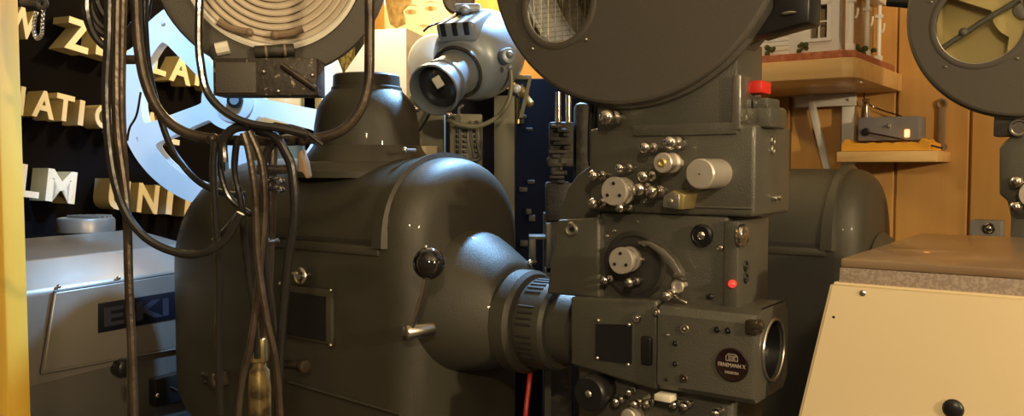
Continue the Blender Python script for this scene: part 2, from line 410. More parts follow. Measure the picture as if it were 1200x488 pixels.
# lever with ball
y0 = YC - HW
b0 = fr.y(487, 388, y0 - .02); kn = fr.y(503, 309, y0 - .055)
lev = MB().tube([b0 + Vector((0, -.012, 0)), b0.lerp(kn, .5) + Vector((.004, -.006, 0)), kn], .0042, 10).build('lever', M['steel'], proj)
MB().ball(kn, .0265).build('ball_knob', M['gloss'], lev)
MB().ball(kn + Vector((0, -.008, .026)), .0035).build('knob_pin', M['chrome'], lev)
MB().cyl(b0 + Vector((.012, .03, 0)), b0 + Vector((-.004, -.022, 0)), .0125, 20, .003).build('lever_hub', M['steel'], lev)
# observation hatch on lamphouse side
h = [fr.y(a, b, y0) for a, b in ((333, 332), (392, 340), (392, 404), (326, 392))]
dr = MB().prism([(q.x, q.z) for q in h], y0 - .008, y0 + .004, 'y', .002).build('hatch', M['lampg'], proj)
hc = sum(h, Vector()) / 4
MB().prism([((q.x - hc.x) * .82 + hc.x, (q.z - hc.z) * .82 + hc.z - .004) for q in h], y0 - .0095, y0 - .006, 'y').build('hatch_glass', M['black'], dr)
for q in h: MB().ball((q.x, y0 - .009, q.z), .004).build('screw', M['steel'], dr)
m = MB()
q = fr.y(352, 324, y0 - .02)
m.torus(q, (0, 1, 0), .013, .004).cyl(q + Vector((0, .03, 0)), q + Vector((0, -.005, 0)), .006, 12)
m.cyl(q + Vector((-.022, .0, .004)), q + Vector((.0, 0, 0)), .003, 8)
m.build('hatch_latch', M['steel'], dr)
# lower front skirt panel line
q0 = fr.y(340, 448, y0); q1 = fr.y(470, 486, y0)
MB().tube([q0 + Vector((0, -.002, 0)), q1 + Vector((0, -.002, 0))], .003, 6).build('body_bead', M['lampg'], proj)
q = fr.y(352, 429, y0 - .035)   # protruding bolt on the side
MB().cyl(q + Vector((-.05, .0, -.004)), q, .0085, 16, .002).cyl(q + Vector((-.002, 0, 0)), q + Vector((.016, 0, 0)), .0125, 16, .003).build('clamp_bolt', M['rust'], proj)
q = fr.y(248, 446, y0 - .035)
MB().cyl(q + Vector((-.03, 0, .008)), q + Vector((.012, 0, .008)), .006, 12, .001).cyl(q + Vector((-.022, 0, -.006)), q + Vector((.014, 0, -.006)), .006, 12, .001).box(-.005 + q.x, .012 + q.x, q.y - .006, q.y + .05, q.z - .014, q.z + .016, .002).build('terminal', M['rust'], proj)

# ---- spool box (round film magazine)
def spoolbox(root, fr, cx, cz, rad, y, depth, wc, wr, bars, mat_=None):
    mt = mat_ or M['hammer2']
    m = MB()
    m.plate(circ(cx, cz, rad - .006, 96), [circ(wc[0], wc[1], wr, 48)], lambda u, v, w_: Vector((u, y + w_, v)), .004)
    m.torus((cx, y + .006, cz), (0, 1, 0), rad - .006, .006, 96, 8)
    sb = m.build('magazine_door', mt, root, 40)
    m = MB()      # drum behind
    m.lathe((cx, y + .012, cz), (0, 1, 0), [(0, rad - .010), (0, rad - .004), (.006, rad + .004), (.012, rad + .004), (.014, rad - .008), (depth, rad - .010)], 96, (False, True))
    m.build('magazine_drum', mt, root, 40)
    m = MB().lathe((wc[0], y + .004, wc[1]), (0, -1, 0), [(0, wr + .001), (0, wr + .009), (.005, wr + .008), (.007, wr + .004), (.005, wr - .002), (.001, wr - .003)], 64, (False, False))
    m.build('window_rim', mt, sb, 50)
    m = MB().torus((wc[0], y + .0035, wc[1]), (0, 1, 0), wr - .002, .0022, 64, 8); m.build('rim_trim', M['chrome'], sb)
    MB().lathe((wc[0], y + .003, wc[1]), (0, 1, 0), [(0, wr - .0015), (.001, wr - .0015)], 48).build('window_glass', M['glass'], sb)
    for a in (-125, -48, 25, 150):
        q = Vector((wc[0] + (wr + .018) * cos(R(a)), y - .002, wc[1] + (wr + .018) * sin(R(a)))); MB().ball(q, .0025, n=10).build('screw', M['steel'], sb)
    if bars:
        m = MB()
        for i in range(-4, 5):
            dx_ = i * wr / 4.5; hh = math.sqrt(max(0, wr * wr - dx_ * dx_)) * .98
            m.cyl((wc[0] + dx_, y + .014, wc[1] - hh), (wc[0] + dx_, y + .014, wc[1] + hh), .0007, 6)
        m.build('guard_wires', M['brass'], sb)
        m = MB()
        for i in range(-7, 8):
            dx_ = i * wr / 8; hh = math.sqrt(max(0, wr * wr - dx_ * dx_)) * .98
            m.cyl((wc[0] - hh, y + .018, wc[1] + dx_), (wc[0] + hh, y + .018, wc[1] + dx_), .0004, 4)
        m.build('mesh_wires', M['lamp_inner'], sb)
    return sb
def film_reel(fr, cx, cz, rad, y, spoke0, label, met, full):
    e = thing('film_reel', fr, label, 'reel')
    hol = []
    for k in range(3):
        a0 = R(spoke0 + 120 * k + 14); a1 = R(spoke0 + 120 * k + 106); L = []
        for i in range(13): a = a0 + (a1 - a0) * i / 12; L.append((cx + rad * .86 * cos(a), cz + rad * .86 * sin(a)))
        for i in range(13): a = a1 - R(14) + (a0 - a1 + R(28)) * i / 12; L.append((cx + rad * .34 * cos(a), cz + rad * .34 * sin(a)))
        hol.append(L)
    for yy in (y, y + .042):
        MB().plate(circ(cx, cz, rad, 72), hol, lambda u, v, w_: Vector((u, yy + w_, v)), .002).torus((cx, yy, cz), (0, 1, 0), rad, .003, 72, 6).build('flange', met, e)
    MB().lathe((cx, y + .003, cz), (0, 1, 0), [(0, rad * .05), (0, rad * full), (.038, rad * full), (.038, rad * .05)], 64).build('wound_film', M['film'], e)
    MB().cyl((cx, y - .012, cz), (cx, y + .05, cz), .022, 20, .003).build('hub', M['steel'], e)
    return e
SCX, SCZ, SR = -.055, 1.833, .244
wc = fr.y(653.5, 5, -.03); wr = (fr.y(653.5, -42, -.03).z - wc.z)
spoolbox(proj, fr, SCX, SCZ, SR, -.03, .085, (wc.x, wc.z), wr, True)
film_reel(fr, SCX, SCZ, .20, -.008, 20, 'metal film reel inside the near round magazine window', M['reel'], .55)

def bx(fr, m, p0, p1, ya, yb, bev=.004, seg=2):        # box from two pixel corners on its front plane
    a = fr.y(*p0, ya); b = fr.y(*p1, ya)
    return m.box(min(a.x, b.x), max(a.x, b.x), ya, yb, min(a.z, b.z), max(a.z, b.z), bev, seg)
# hinge lug right of magazine
a = fr.y(905, 0, -.02)
lug = MB().prism([(fr.y(p, q, -.02).x, fr.y(p, q, -.02).z) for p, q in ((884, 44), (898, 22), (906, 8), (903, -20), (950, -20), (948, 26), (930, 30), (906, 37))], -.02, .03, 'y', .003).build('magazine_hinge', M['black'], proj)
q = fr.y(924, 15, -.025); MB().ball(q, .008, (1.3, .5, .3)).build('hinge_screw', M['steel'], lug)
# neck between magazine and head
m = MB(); bx(fr, m, (700, 60), (863, 151), .0, .10, .003); neck = m.build('magazine_neck', M['hammer'], proj)
a = fr.y(741, 150, -.004); b = fr.y(863, 157, -.004)
MB().box(a.x, b.x, -.004, .02, b.z, a.z + .004, .001).build('neck_ledge', M['hammer'], neck)
a = fr.y(858, 88, -.006); b = fr.y(865, 152, -.006)
MB().box(a.x, b.x + .003, -.006, .03, b.z, a.z, .002).build('neck_edge_bar', M['steel'], neck)
# curved arm left of neck with rubber stay
m = MB(); m.tube([fr.y(694, 118, .03), fr.y(692, 160, .03), fr.y(692, 190, .03)], .005, 10); m.build('stay_rod', M['black'], proj)
# motor casting right of neck
mt = MB(); xa = b.x
def fb(m, p0, p1, ya, d, bev=.003): return bx(fr, m, p0, p1, ya, ya + d, bev)
fb(mt, (866, 127), (903, 149), .02, .06); fb(mt, (882, 115), (900, 128), .02, .05); fb(mt, (866, 116), (880, 128), .02, .04)
mt.build('gear_case', M['hammer'], proj)
for px in (867, 888):
    q = fr.y(px, 113, .02); MB().ball(q, .0035, (1.2, 1, .5)).build('screw', M['chrome'], proj)
m = MB(); a = fr.y(871, 95, .05); b_ = fr.y(893, 109, .05); m.box(a.x, b_.x, .05, .09, b_.z, a.z, .003); m.build('red_cover', M['red'], proj, label='red plastic cover')
# upper feed box
ub0 = fr.y(690, 151, 0); ub1 = fr.y(884, 250, 0)
m = MB(); m.prism([(ub0.x, ub1.z - .006), (ub1.x, ub1.z - .006), (ub1.x, ub0.z), (ub0.x, ub0.z)], 0, .15, 'y', .006, 3)
ub = m.build('feed_box', M['hammer'], proj)
MB().prism([(fr.y(p, q_, .02).x, fr.y(p, q_, .02).z) for p, q_ in ((704, 188), (690, 194), (676, 205), (665, 219), (658, 236), (653, 262), (704, 262))], .02, .13, 'y', .006, 3).build('feed_box_shoulder', M['hammer'], ub)
MB().box(ub0.x + .01, ub1.x - .004, -.0025, .004, ub1.z + .005, ub1.z + .008, .001).build('door_bead', M['hammer'], ub)
MB().box(ub1.x - .012, ub1.x + .004, .02, .12, ub0.z - .004, ub0.z + .028, .006, 3).build('end_cap', M['hammer'], ub)
for px, py, s in ((906, 165, 1.0), (906, 176, .8)):
    q = fr.x(px, py, ub1.x + .001); m = MB().torus(q, (1, 0, 0), .006 * s, .0018, 20, 6); m.build('dial', M['steel'], ub)
q = fr.x(908, 232, ub1.x)
MB().cyl(q, q + Vector((.010, 0, 0)), .004, 12, .001).cyl(q + Vector((0, -.012, 0)), q + Vector((.008, -.012, 0)), .0045, 12, .001).build('screw', M['chrome'], ub)
q = fr.y(871, 138, -.002); MB().torus(q, (0, 1, 0), .004, .0015, 16, 6).build('screw', M['steel'], neck)
# rollers: front pixel, radius px, base pixel, style
PROT = .052
def roller(px, py, rpx, style, L=None, par=None, f=fr, y=0.0, pr=PROT):
    L = L or pr; par = par or proj
    q = f.y(px, py, y - L); sc = (f.M @ q).y / F; r = rpx * sc; d = Vector((0, 1, 0))
    if style == 'knob':
        m = MB().lathe(q, d, [(0, .001), (.0, r * .05), (0.001, r - .002), (.003, r), (L + .002, r)], 40); rt = m.build('control_knob', M['alu'], par, 30)
        MB().ball(q, r * .06).build('knob_centre', M['black'], rt)
    elif style == 'sprocket':
        m = MB().lathe(q, d, [(0, .002), (0, r - .001), (.002, r), (.007, r), (.008, r * .72), (.024, r * .72), (.025, r * .95), (.031, r * .95), (.032, r * .5), (L + .002, r * .5)], 40)
        rt = m.build('sprocket', M['alu'], par, 30)
        for k in range(3):
            a = R(90 + 120 * k); MB().cyl(q + Vector((cos(a) * r * .55, -.001, sin(a) * r * .55)), q + Vector((cos(a) * r * .55, .002, sin(a) * r * .55)), r * .13, 10).build('screw', M['black'], rt)
        m = MB()
        for k in range(20):
            a = R(18 * k); c = Vector((cos(a) * r * .74, 0, sin(a) * r * .74)); m.ball(q + c + Vector((0, .0095, 0)), .0013, n=6).ball(q + c + Vector((0, .0225, 0)), .0013, n=6)
        m.build('sprocket_teeth', M['steel'], rt)
    elif style == 'spool':
        m = MB().lathe(q, d, [(0, .002), (0, r * .9), (.002, r), (.006, r), (.009, r * .78), (.026, r * .78), (.029, r), (.034, r), (.036, r * .5), (L + .002, r * .5)], 36)
        rt = m.build('guide_roller', M['alu'], par, 30); MB().lathe(q, -d, [(0, r * .45), (.002, r * .45), (.003, r * .3), (.001, r * .15)], 20).build('roller_cap', M['brass'], rt)
    else:
        m = MB().lathe(q, d, [(0, .001), (.0006, r * .35), (r * .25, r * .75), (r * .6, r * .97), (r, r), (r * 1.6, r * .9), (r * 1.9, r * .6), (r * 2.2, r * .55), (L * .62, r * .55), (L * .64, r * .85), (L * .84, r * .85), (L * .86, r * .5), (L + .002, r * .5)], 24)
        rt = m.build('guide_roller', M['chrome'], par, 40)
    return rt
roller(819.5, 204, 18, 'knob', .065); roller(776, 191, 12, 'spool', .055); roller(719, 224.5, 17, 'sprocket', .055)
for px, py, r in ((753, 173, 7), (724, 197, 5.5), (692, 206, 6.5), (751, 207, 7), (692, 239, 6.5), (724, 244, 5.5), (746, 222, 8), (761, 225, 8), (782, 167, 8.5), (707, 137, 9.5)):
    roller(px, py, r, 'ball')
# brass film block
a = fr.y(778, 226, -.04); b_ = fr.y(800, 246, -.04)
fbk = MB().prism([(a.x, b_.z + .004), (b_.x, b_.z), (b_.x + .004, a.z - .002), (a.x + .016, a.z + .004), (a.x + .001, a.z - .004)], -.042, .001, 'y', .0015).build('film_block', M['brass'], proj)
MB().prism([(a.x, b_.z + .003), (b_.x - .004, b_.z), (b_.x - .004, a.z - .002), (a.x + .012, a.z + .002), (a.x + .001, a.z - .005)], -.0435, -.0405, 'y', .001).cyl(((a.x + b_.x) / 2 - .003, -.047, (a.z + b_.z) / 2), ((a.x + b_.x) / 2 - .003, -.04, (a.z + b_.z) / 2), .004, 14, .001).build('block_plate', M['steel'], fbk)
# picture head box
mb0 = fr.y(703, 253, .004); mb1 = fr.y(852, 356, .004)
hd = MB().box(mb0.x, mb1.x, .004, .14, mb1.z - .04, mb0.z + .006, .005, 3).build('picture_head', M['hammer'], proj)
# right strip: lighter edge casting
a = fr.y(848, 262, -.002); b_ = fr.y(855, 357, -.002)
MB().box(a.x, b_.x + .012, -.002, .12, b_.z - .04, a.z + .004, .003).build('head_end_casting', M['hammer'], hd)
xe = b_.x + .0125
q = fr.x(866, 276, xe); MB().cyl(q, q + Vector((.010, 0, 0)), .0155, 28, .003).build('end_knob', M['chrome'], hd)
q = fr.x(876, 281, xe); MB().ball(q, .003).build('screw', M['chrome'], hd)
for py, t in ((312, '6'), (326, '0')):
    q = fr.x(874, py, xe); MB().torus(q, (1, 0, 0), .0062, .002, 20, 6).ball(q, .0025).build('dial', M['black'], hd)
q = fr.y(858, 333, -.006); MB().ball(q, .0058).cyl(q, q + Vector((0, .01, 0)), .005, 10).build('pilot_lamp', M['glow_red'], hd, label='red pilot lamp')
# left block with hex socket
pts = [fr.y(p, q_, -.012) for p, q_ in ((652, 258), (702, 255), (702, 350), (640, 345))]
lb = MB().prism([(p.x, p.z) for p in pts], -.012, .12, 'y', .005, 3).build('hinge_block', M['hammer'], proj)
q = fr.y(669.5, 269, -.013); MB().torus(q, (0, 1, 0), .0085, .003, 28, 8).lathe(q, (0, 1, 0), [(0, .008), (.001, .003)], 6).build('socket_screw', M['steel'], lb)
q = fr.y(669.5, 269, -.0145); MB().lathe(q, (0, 1, 0), [(0, .0042), (.001, .0042)], 6).build('socket_hole', M['black'], lb)
# threading recess plate, film gate arc
c = fr.y(738, 306, .003)
m = MB().lathe((c.x + .008, .0045, c.z - .006), (0, -1, 0), [(0, .052), (.002, .052), (.004, .049), (.004, .045), (.001, .043)], 48, (False, True)); m.build('shutter_plate', M['lamp_inner'], hd)
roller(727, 306, 16, 'sprocket', .04, hd)
roller(706, 329, 5, 'ball', .035, hd); roller(735, 332, 5.5, 'ball', .045, hd); roller(779, 348, 6, 'ball', .04, hd); roller(751, 305, 3, 'ball', .012, hd)
m = MB()
arc = [(748, 284, 3), (762, 286, 6), (776, 295, 8), (787, 308, 9), (795, 320, 7), (800, 330, 3)]
up = []; dn = []
for i, (px, py, t) in enumerate(arc):
    a = arc[max(i - 1, 0)]; b2 = arc[min(i + 1, len(arc) - 1)]; tx, ty = b2[0] - a[0], b2[1] - a[1]; l = math.hypot(tx, ty); nx, ny = -ty / l, tx / l
    up.append(fr.y(px + nx * t * .5, py + ny * t * .5, -.03)); dn.append(fr.y(px - nx * t * .5, py - ny * t * .5, -.03))
pl = [(p.x, p.z) for p in up] + [(p.x, p.z) for p in dn[::-1]]
m.prism(pl, -.032, -.016, 'y', .0015); q = fr.y(755, 286, -.02); m.cyl(q, q + Vector((0, .03, 0)), .004, 10)
q = fr.y(800, 322, -.03); m.box(q.x - .012, q.x + .004, -.034, -.02, q.z - .004, q.z + .002, .001)
ga = m.build('gate_arm', M['steel'], hd, 30)
q = fr.y(794, 336, -.022); MB().torus(q, (0, 1, 0), .007, .003, 20, 6).cyl(q, q + Vector((0, .03, 0)), .004, 10).build('gate_pivot', M['alu'], ga)
q = fr.y(792, 349, -.01); MB().cyl(q, q + Vector((.018, 0, -.007)), .003, 10, .001).cyl(q + Vector((0, 0, .008)), q + Vector((0, -.022, .008)), .0065, 14, .001).build('roller_arm', M['chrome'], ga)
q = fr.y(823, 276, .001); dl = MB().lathe(q, (0, -1, 0), [(-.002, .016), (.004, .016), (.006, .013), (.003, .011)], 32, (False, True)).build('focus_dial', M['black'], hd)
MB().ball(q + Vector((0, -.004, 0)), .0065, (1, .6, 1), 10).build('dial_boss', M['chrome'], dl)
for px, py, r in ((844, 291, .0045), (711, 277, .003), (720, 271, .003), (747, 260, .002), (832, 348, .0045)):
    q = fr.y(px, py, .002); MB().ball(q, r, (1.3, .7, 1)).build('screw', M['chrome'] if r != .0045 or px == 844 else M['black'], hd)
# lower lens housing
fp = [fr.y(p, q_, -.02) for p, q_ in ((668, 348), (770, 352), (770, 459), (668, 428))]
lh = MB().prism([(p.x, p.z) for p in fp], -.02, .13, 'y', .005, 3).build('gate_housing', M['hammer'], proj)
a = fr.y(698, 380, -.022); b_ = fr.y(740, 424, -.022)
w_ = MB().prism([(a.x, fr.y(699, 422, -.022).z), (b_.x, fr.y(740, 427, -.022).z), (b_.x, fr.y(740, 381, -.022).z), (a.x, a.z)], -.0225, -.018, 'y').build('inspection_window', M['black'], lh)
for px, py in ((701, 376), (737, 381), (700, 420), (736, 428)): MB().ball(fr.y(px, py, -.022), .0032, n=10).build('screw', M['steel'], lh)
m = MB(); a = fr.y(750, 394, -.024); b_ = fr.y(763, 430, -.024); m.box(a.x, b_.x, -.024, -.017, b_.z, a.z, .004, 3); m.build('slot_cover', M['black'], lh)
q = fr.y(746, 373, -.024); MB().torus(q, (0, 1, 0), .0048, .002, 16, 6).ball(q, .0035).build('socket_screw', M['chrome'], lh)
# lens barrel box: bevelled body, end face with oval opening
bp = [fr.y(p, q_, -.03) for p, q_ in ((771, 360), (884, 389), (884, 476), (771, 459))]
topz = fr.y(800, 352, -.01).z
xl0, xl1 = bp[0].x, bp[1].x
zt_, zb_ = bp[0].z + .006, bp[2].z
secs = []
yn, yf = -.03, .11; yc_ = (yn + yf) / 2
for x, k in ((xl0, 1), (xl1 - .006, 1), (xl1, .97)):
    hw_ = (yf - yn) / 2 * k; zt2 = zt_; c = .016
    zb2 = zb_ + .002 * (1 - k)
    secs.append([Vector((x, yc_ - hw_, zb2 + c * .5)), Vector((x, yc_ - hw_, zt2 - c * 1.0)), Vector((x, yc_ - hw_ + c * .5, zt2 - c * .3)), Vector((x, yc_ - hw_ + c * 1.8, zt2)), Vector((x, yc_ + hw_ - c, zt2)), Vector((x, yc_ + hw_, zt2 - c)), Vector((x, yc_ + hw_, zb2 + c)), Vector((x, yc_ + hw_ - c, zb2)), Vector((x, yc_ - hw_ + c * .5, zb2))])
lb2 = MB().loft(secs, (True, False)).build('lens_housing', M['hammer'], proj, 25)
zc_ = (zt_ + zb_) / 2; ro = .043
outl = [(p.y, p.z) for p in secs[-1]]
MB().plate(outl, [circ(yc_ + .004, zc_, ro, 48)], lambda u, v, w2: Vector((xl1 + w2, u, v)), -.004).build('end_plate', M['hammer'], lb2)
MB().torus((xl1 + .002, yc_ + .004, zc_), (1, 0, 0), ro + .0005, .0022, 56, 8).build('aperture_trim', M['steel'], lb2)
MB().lathe((xl1 - .004, yc_ + .004, zc_), (-1, 0, 0), [(0, ro), (.03, ro * .95), (.05, ro * .7)], 40, (False, True)).build('lens_tube', M['black'], lb2)
MB().lathe((xl1 - .02, yc_ + .004, zc_), (1, 0, 0), [(0, ro * .96), (.004, ro * .7), (.007, ro * .3), (.008, .001)], 40).build('lens_glass', M['lensglass'], lb2)
a = fr.y(889, 385, -.03)
MB().box(xl1 - .012, xl1 + .006, -.035, -.012, a.z - .010, a.z + .010, .003).cyl((xl1 - .003, -.03, a.z), (xl1 + .012, -.03, a.z + .006), .006, 12, .001).build('lens_clamp', M['rust'], lb2)
q = fr.y(858, 428, -.0305); bd = MB().lathe(q, (0, -1, 0), [(0, .0235), (.001, .0235), (.0018, .0215), (.0012, .020)], 40, (False, True)).build('maker_badge', M['badge'], lb2)
mp = lambda dx_, dz_: (lambda x, y_, z: Vector((q.x + dx_ + x, q.y - .0016 - z, q.z + dz_ + y_)))
m = MB().text('ERNEMANN X', mp(-.0195, -.003), .039, .0052, .0006, .0).text('DRESDEN', mp(-.0095, -.0125), .019, .0036, .0006, .0)
m.text('ZEISS', mp(-.0055, .0105), .011, .0028, .0006, .0).text('IKON', mp(-.0045, .007), .009, .0028, .0006, .0)
m.plate([(q.x - .0085, q.z + .0055), (q.x + .0085, q.z + .0055), (q.x + .0085, q.z + .012), (q.x + .005, q.z + .0155), (q.x - .005, q.z + .0155), (q.x - .0085, q.z + .012)], [[(q.x - .0078, q.z + .0062), (q.x + .0078, q.z + .0062), (q.x + .0078, q.z + .0118), (q.x + .0046, q.z + .0148), (q.x - .0046, q.z + .0148), (q.x - .0078, q.z + .0118)]], lambda u, v, w2: Vector((u, q.y - .0016 - w2, v)), .0006)
m.build('badge_lettering', M['badgetxt'], bd)
for px, py, r, mm in ((802, 386, .0052, 'chrome'), (801, 444, .0048, 'rust'), (782, 393, .002, 'steel'), (791, 403, .003, 'black'), (791, 427, .003, 'black'), (840, 387, .0035, 'black'), (853, 388, .0035, 'black'), (781, 445, .002, 'black'), (769, 366, .004, 'steel')):
    p = fr.y(px, py, -.031); MB().torus(p, (0, 1, 0), r, r * .35, 14, 6).ball(p, r * .6, n=8).build('screw', M[mm], lb2)
# base of head with lower rollers
a = fr.y(672, 440, .0); b_ = fr.y(880, 488, .0)
base = MB().box(a.x, b_.x - .03, .01, .14, .80, a.z + .03, .01, 3).build('lower_drive_box', M['hammer'], proj)
MB().box(a.x + .04, b_.x - .08, .03, .12, .04, .82, .01).box(a.x - .02, b_.x, -.02, .17, 0, .05, .008).build('pedestal', M['hammer'], proj)
q = fr.y(690, 462, -.04); kb = MB().lathe(q, (0, 1, 0), [(0, .006), (-.002, .007), (-.002, .024), (.002, .027), (.012, .028), (.02, .026), (.05, .02)], 40).build('hand_wheel', M['black'], base)
MB().ball(q + Vector((0, -.002, 0)), .006, (1, .5, 1)).build('wheel_centre', M['steel'], kb)
for px, py, r in ((719, 473, 6), (741, 476, 6), (756, 475, 5), (735, 461, 4), (787, 476, 5), (800, 478, 5), (837, 486, 5)):
    roller(px, py, r, 'ball', .03, base, y=.01)
roller(735, 490, 10, 'knob', .03, base, y=.01)
a = fr.y(768, 461, -.03); MB().box(a.x, a.x + .026, -.035, -.012, a.z - .010, a.z, .002, 2, None).build('paper_tag', M['cream2'], base, label='pale yellow tag')
q = fr.y(755, 468, -.01); MB().cyl(q, q + Vector((.012, 0, .008)), .003, 8).build('drive_link', M['steel'], base)

# red cable beside the projector
e = MB().tube([at(622, 428, 1.52), at(620, 450, 1.52), at(616, 490, 1.5), at(615, 560, 1.5)], .0045).build('red_cable', M['red'])
tag(e, 'thin red cable hanging below the projector nose ring', 'cable')

# ================================================================== SECOND PROJECTOR (behind, right)
fr2 = Frame((1.08, 1.55), 36)
p2 = thing('film_projector', fr2, 'second cinema projector behind the cream cabinet, only lamphouse end and rollers seen', 'projector', 'cinema projectors')
a = fr2.y(966, 290, -.05); tp = fr2.y(990, 198, .09).z
xr2 = a.x + .02
lamphouse(fr2, p2, dict(x0=xr2 - .48, x1=xr2 + .055, yc=.10, hw=.15, zt=tp, za=fr2.y(966, 287, -.05).z, zb=.86, xr=xr2))
# nose flare
m = MB(); secs = []
zo2 = fr2.y(1010, 350, .1).z
for dx_, r_ in ((.06, .15), (.075, .14), (.09, .12), (.12, .10), (.16, .09), (.24, .085)):
    secs.append([Vector((xr2 + dx_, .10 - r_ * cos(2 * pi * i / N), zo2 + r_ * sin(2 * pi * i / N))) for i in range(N)])
m.loft(secs).build('nose_cone', M['lampg'], p2, 50)
# head with rollers at the right edge of the view
def px2(px, py, y=0.0): return fr2.y(px, py, y)
a = px2(1173, 168); b_ = px2(1300, 262)
m = MB(); m.prism([(px2(p, q_).x, px2(p, q_).z) for p, q_ in ((1171, 172), (1187, 158), (1300, 150), (1300, 262), (1186, 260), (1180, 235), (1171, 228))], 0, .14, 'y', .005, 3)
h2 = m.build('feed_box', M['hammer'], p2)
MB().box(a.x + .02, b_.x, .0, .14, .8, b_.z + .02, .005).box(a.x + .05, b_.x - .03, .02, .12, .04, .81, .005).box(a.x, b_.x, -.01, .15, 0, .05, .005).build('pedestal', M['hammer'], p2)
q = px2(1194, 150, -.02); m = MB().lathe(q, (0, 1, 0), [(0, .006), (0, .011), (-.003, .013), (-.003, .016), (.03, .016)], 28).build('guide_roller', M['chrome'], p2)
for px, py, r in ((1191, 213, 7), (1190, 243, 7)): roller(px, py, r, 'ball', .04, h2, fr2)
roller(1212, 228, 16, 'sprocket', .04, h2, fr2)
q2 = fr2.y(1190, 9, -.03); rd = .127 * (fr2.M @ q2).y * 1.0
bot = fr2.y(1190, 137, -.03).z; lf = fr2.y(1063, 5, -.03).x
rd2 = q2.z - bot; wcx = fr2.y(1148, 27, -.03); wr2 = (wcx.z - fr2.y(1148, 76, -.03).z)
cx2 = lf + rd2
spoolbox(p2, fr2, cx2, q2.z, rd2, -.03, .08, (wcx.x, wcx.z), wr2, False)
MB().box(cx2 - .05, cx2 + .06, .0, .06, px2(1190, 160).z, q2.z - rd2 + .02, .004).build('magazine_neck', M['hammer'], p2)
bb = MB(); bb.tube([px2(1096, 62, -.022), px2(1150, 26, -.022), px2(1210, -10, -.022)], .0055, 8, 0).ball(px2(1129, 38, -.024), .009); bb.build('guard_bar', M['hammer'], p2)
MB().lathe((SCX, .052, SCZ), (0, 1, 0), [(0, SR - .02), (.004, SR - .02)], 64).build('lit_drum_disc', M['tarnish_and_glow'], proj)  # added disc, the warm light inside the drum put into its brown colour
MB().lathe((cx2, .045, q2.z), (0, 1, 0), [(0, rd2 - .02), (.004, rd2 - .02)], 64).build('lit_drum_disc', M['goldlid'], p2)  # added disc, gold light on the drum's back wall put into its colour
film_reel(fr2, cx2, q2.z, rd2 - .035, -.008, 150, 'gold coloured film reel inside the magazine at the right edge', M['goldlid'], .3)
# black clip at top of the magazine
m = MB().tube([px2(1040, 2, .02), px2(1052, 3, .02), px2(1070, 5, .02)], .010, 10).build('magazine_hinge', M['black'], p2)

# ================================================================== CREAM CABINET (bottom right)
fc = Frame((.6, 1.02), 36)
zf = fc.y(985, 303, 0)
zt_ = zf.z
L = zf.x
bk = fc.Z(1024, 271, zt_)
rgt = 1.0
cb = thing('equipment_cabinet', fc, 'cream metal cabinet with sloping front and speckled top at bottom right', 'cabinet')
yb = bk.y
m = MB(); m.prism([(L, 0), (rgt, 0), (rgt, yb), (L + .0, yb)], zt_ - .012, zt_, 'z', .003).build('cabinet_top', M['boxtop'], cb)
lo = fc.y(974, 331, -.006)
m = MB(); m.prism([(-.0, zt_ - .012), (yb - .01, zt_ - .012), (yb - .01, 0), (-.02, 0), (-.008, lo.z - .02)], L - .001, rgt, 'x', .002).build('cabinet_body', M['speck'], cb)
pts = [fc.y(974, 331, -.03), fc.y(1400, 372, -.03), None, None]
# sloping front panel: bottom is wider and nearer the camera
zl = .55
tl = fc.y(973, 331, -.012); q488 = None
def face(px, py):      # plane through the lip, leaning out 8 degrees
    o = fc.I @ EYE; d = fc.I.to_3x3() @ ray(px, py); k = math.tan(R(9))
    t = (-(o.y + .012) - k * (tl.z - o.z) * -1 * -1) if False else None
    # y = -.012 - k*(tl.z - z)
    t = (-.012 - k * tl.z + k * o.z - o.y) / (d.y - k * d.z); return o + d * t
b488 = face(935, 488); sl = (b488.x - tl.x) / (b488.z - tl.z); k9 = math.tan(R(9))
zl = .4
c = [Vector((tl.x, tl.y, tl.z)), Vector((rgt + .02, tl.y, tl.z)), Vector((rgt + .02 - sl * (zl - tl.z) * -1 * 0, tl.y - k9 * (tl.z - zl), zl)), Vector((tl.x + sl * (zl - tl.z), tl.y - k9 * (tl.z - zl), zl))]
b = bmesh.new(); A = [b.verts.new(p) for p in c]; B = [b.verts.new(p + Vector((0, .02, 0))) for p in c]
b.faces.new(A); b.faces.new(B[::-1])
for i in range(4): b.faces.new((A[i], B[i], B[(i + 1) % 4], A[(i + 1) % 4]))
bmesh.ops.recalc_face_normals(b, faces=b.faces); bmesh.ops.bevel(b, geom=list(b.edges), offset=.004, segments=3, affect='EDGES')
pn = MB().bm(b).build('front_panel', M['cream'], cb)
m = MB().prism([(c[0].y + .01, c[0].z - .01), (.05, c[0].z - .01), (.05, 0), (c[3].y + .02, 0), (c[3].y + .015, zl + .02)], c[0].x + .004, rgt, 'x').build('side_panel', M['cream'], cb)
for px, py, r, mm in ((1011, 344, .0045, 'steel'), (977, 372, .0018, 'black')):
    q = face(px, py); MB().ball(q, r, (1, .5, 1)).build('screw', M[mm], pn)
q = face(1117, 480); MB().ball(q, .0125, (1, .5, 1)).build('button', M['black'], pn)
# small switch box behind the cabinet
e = thing('switch_box', room, 'small dark switch box with chrome ring behind the cream cabinet', 'switch')
yq = -.35
a = room.y(1136, 258, yq); b_ = room.y(1174, 276, yq)
MB().box(a.x, b_.x, yq, yq + .06, b_.z - .05, a.z, .004).build('case', M['greybox'], e)
MB().box((a.x + b_.x) / 2 - .01, (a.x + b_.x) / 2 + .01, yq + .02, yq + .04, 0, b_.z - .04).build('post', M['greybox'], e)
q = room.y(1159, 268, yq); MB().torus(q, (0, 1, 0), .010, .004, 24, 8).ball(q, .008, n=10).build('switch', M['chrome'], e)

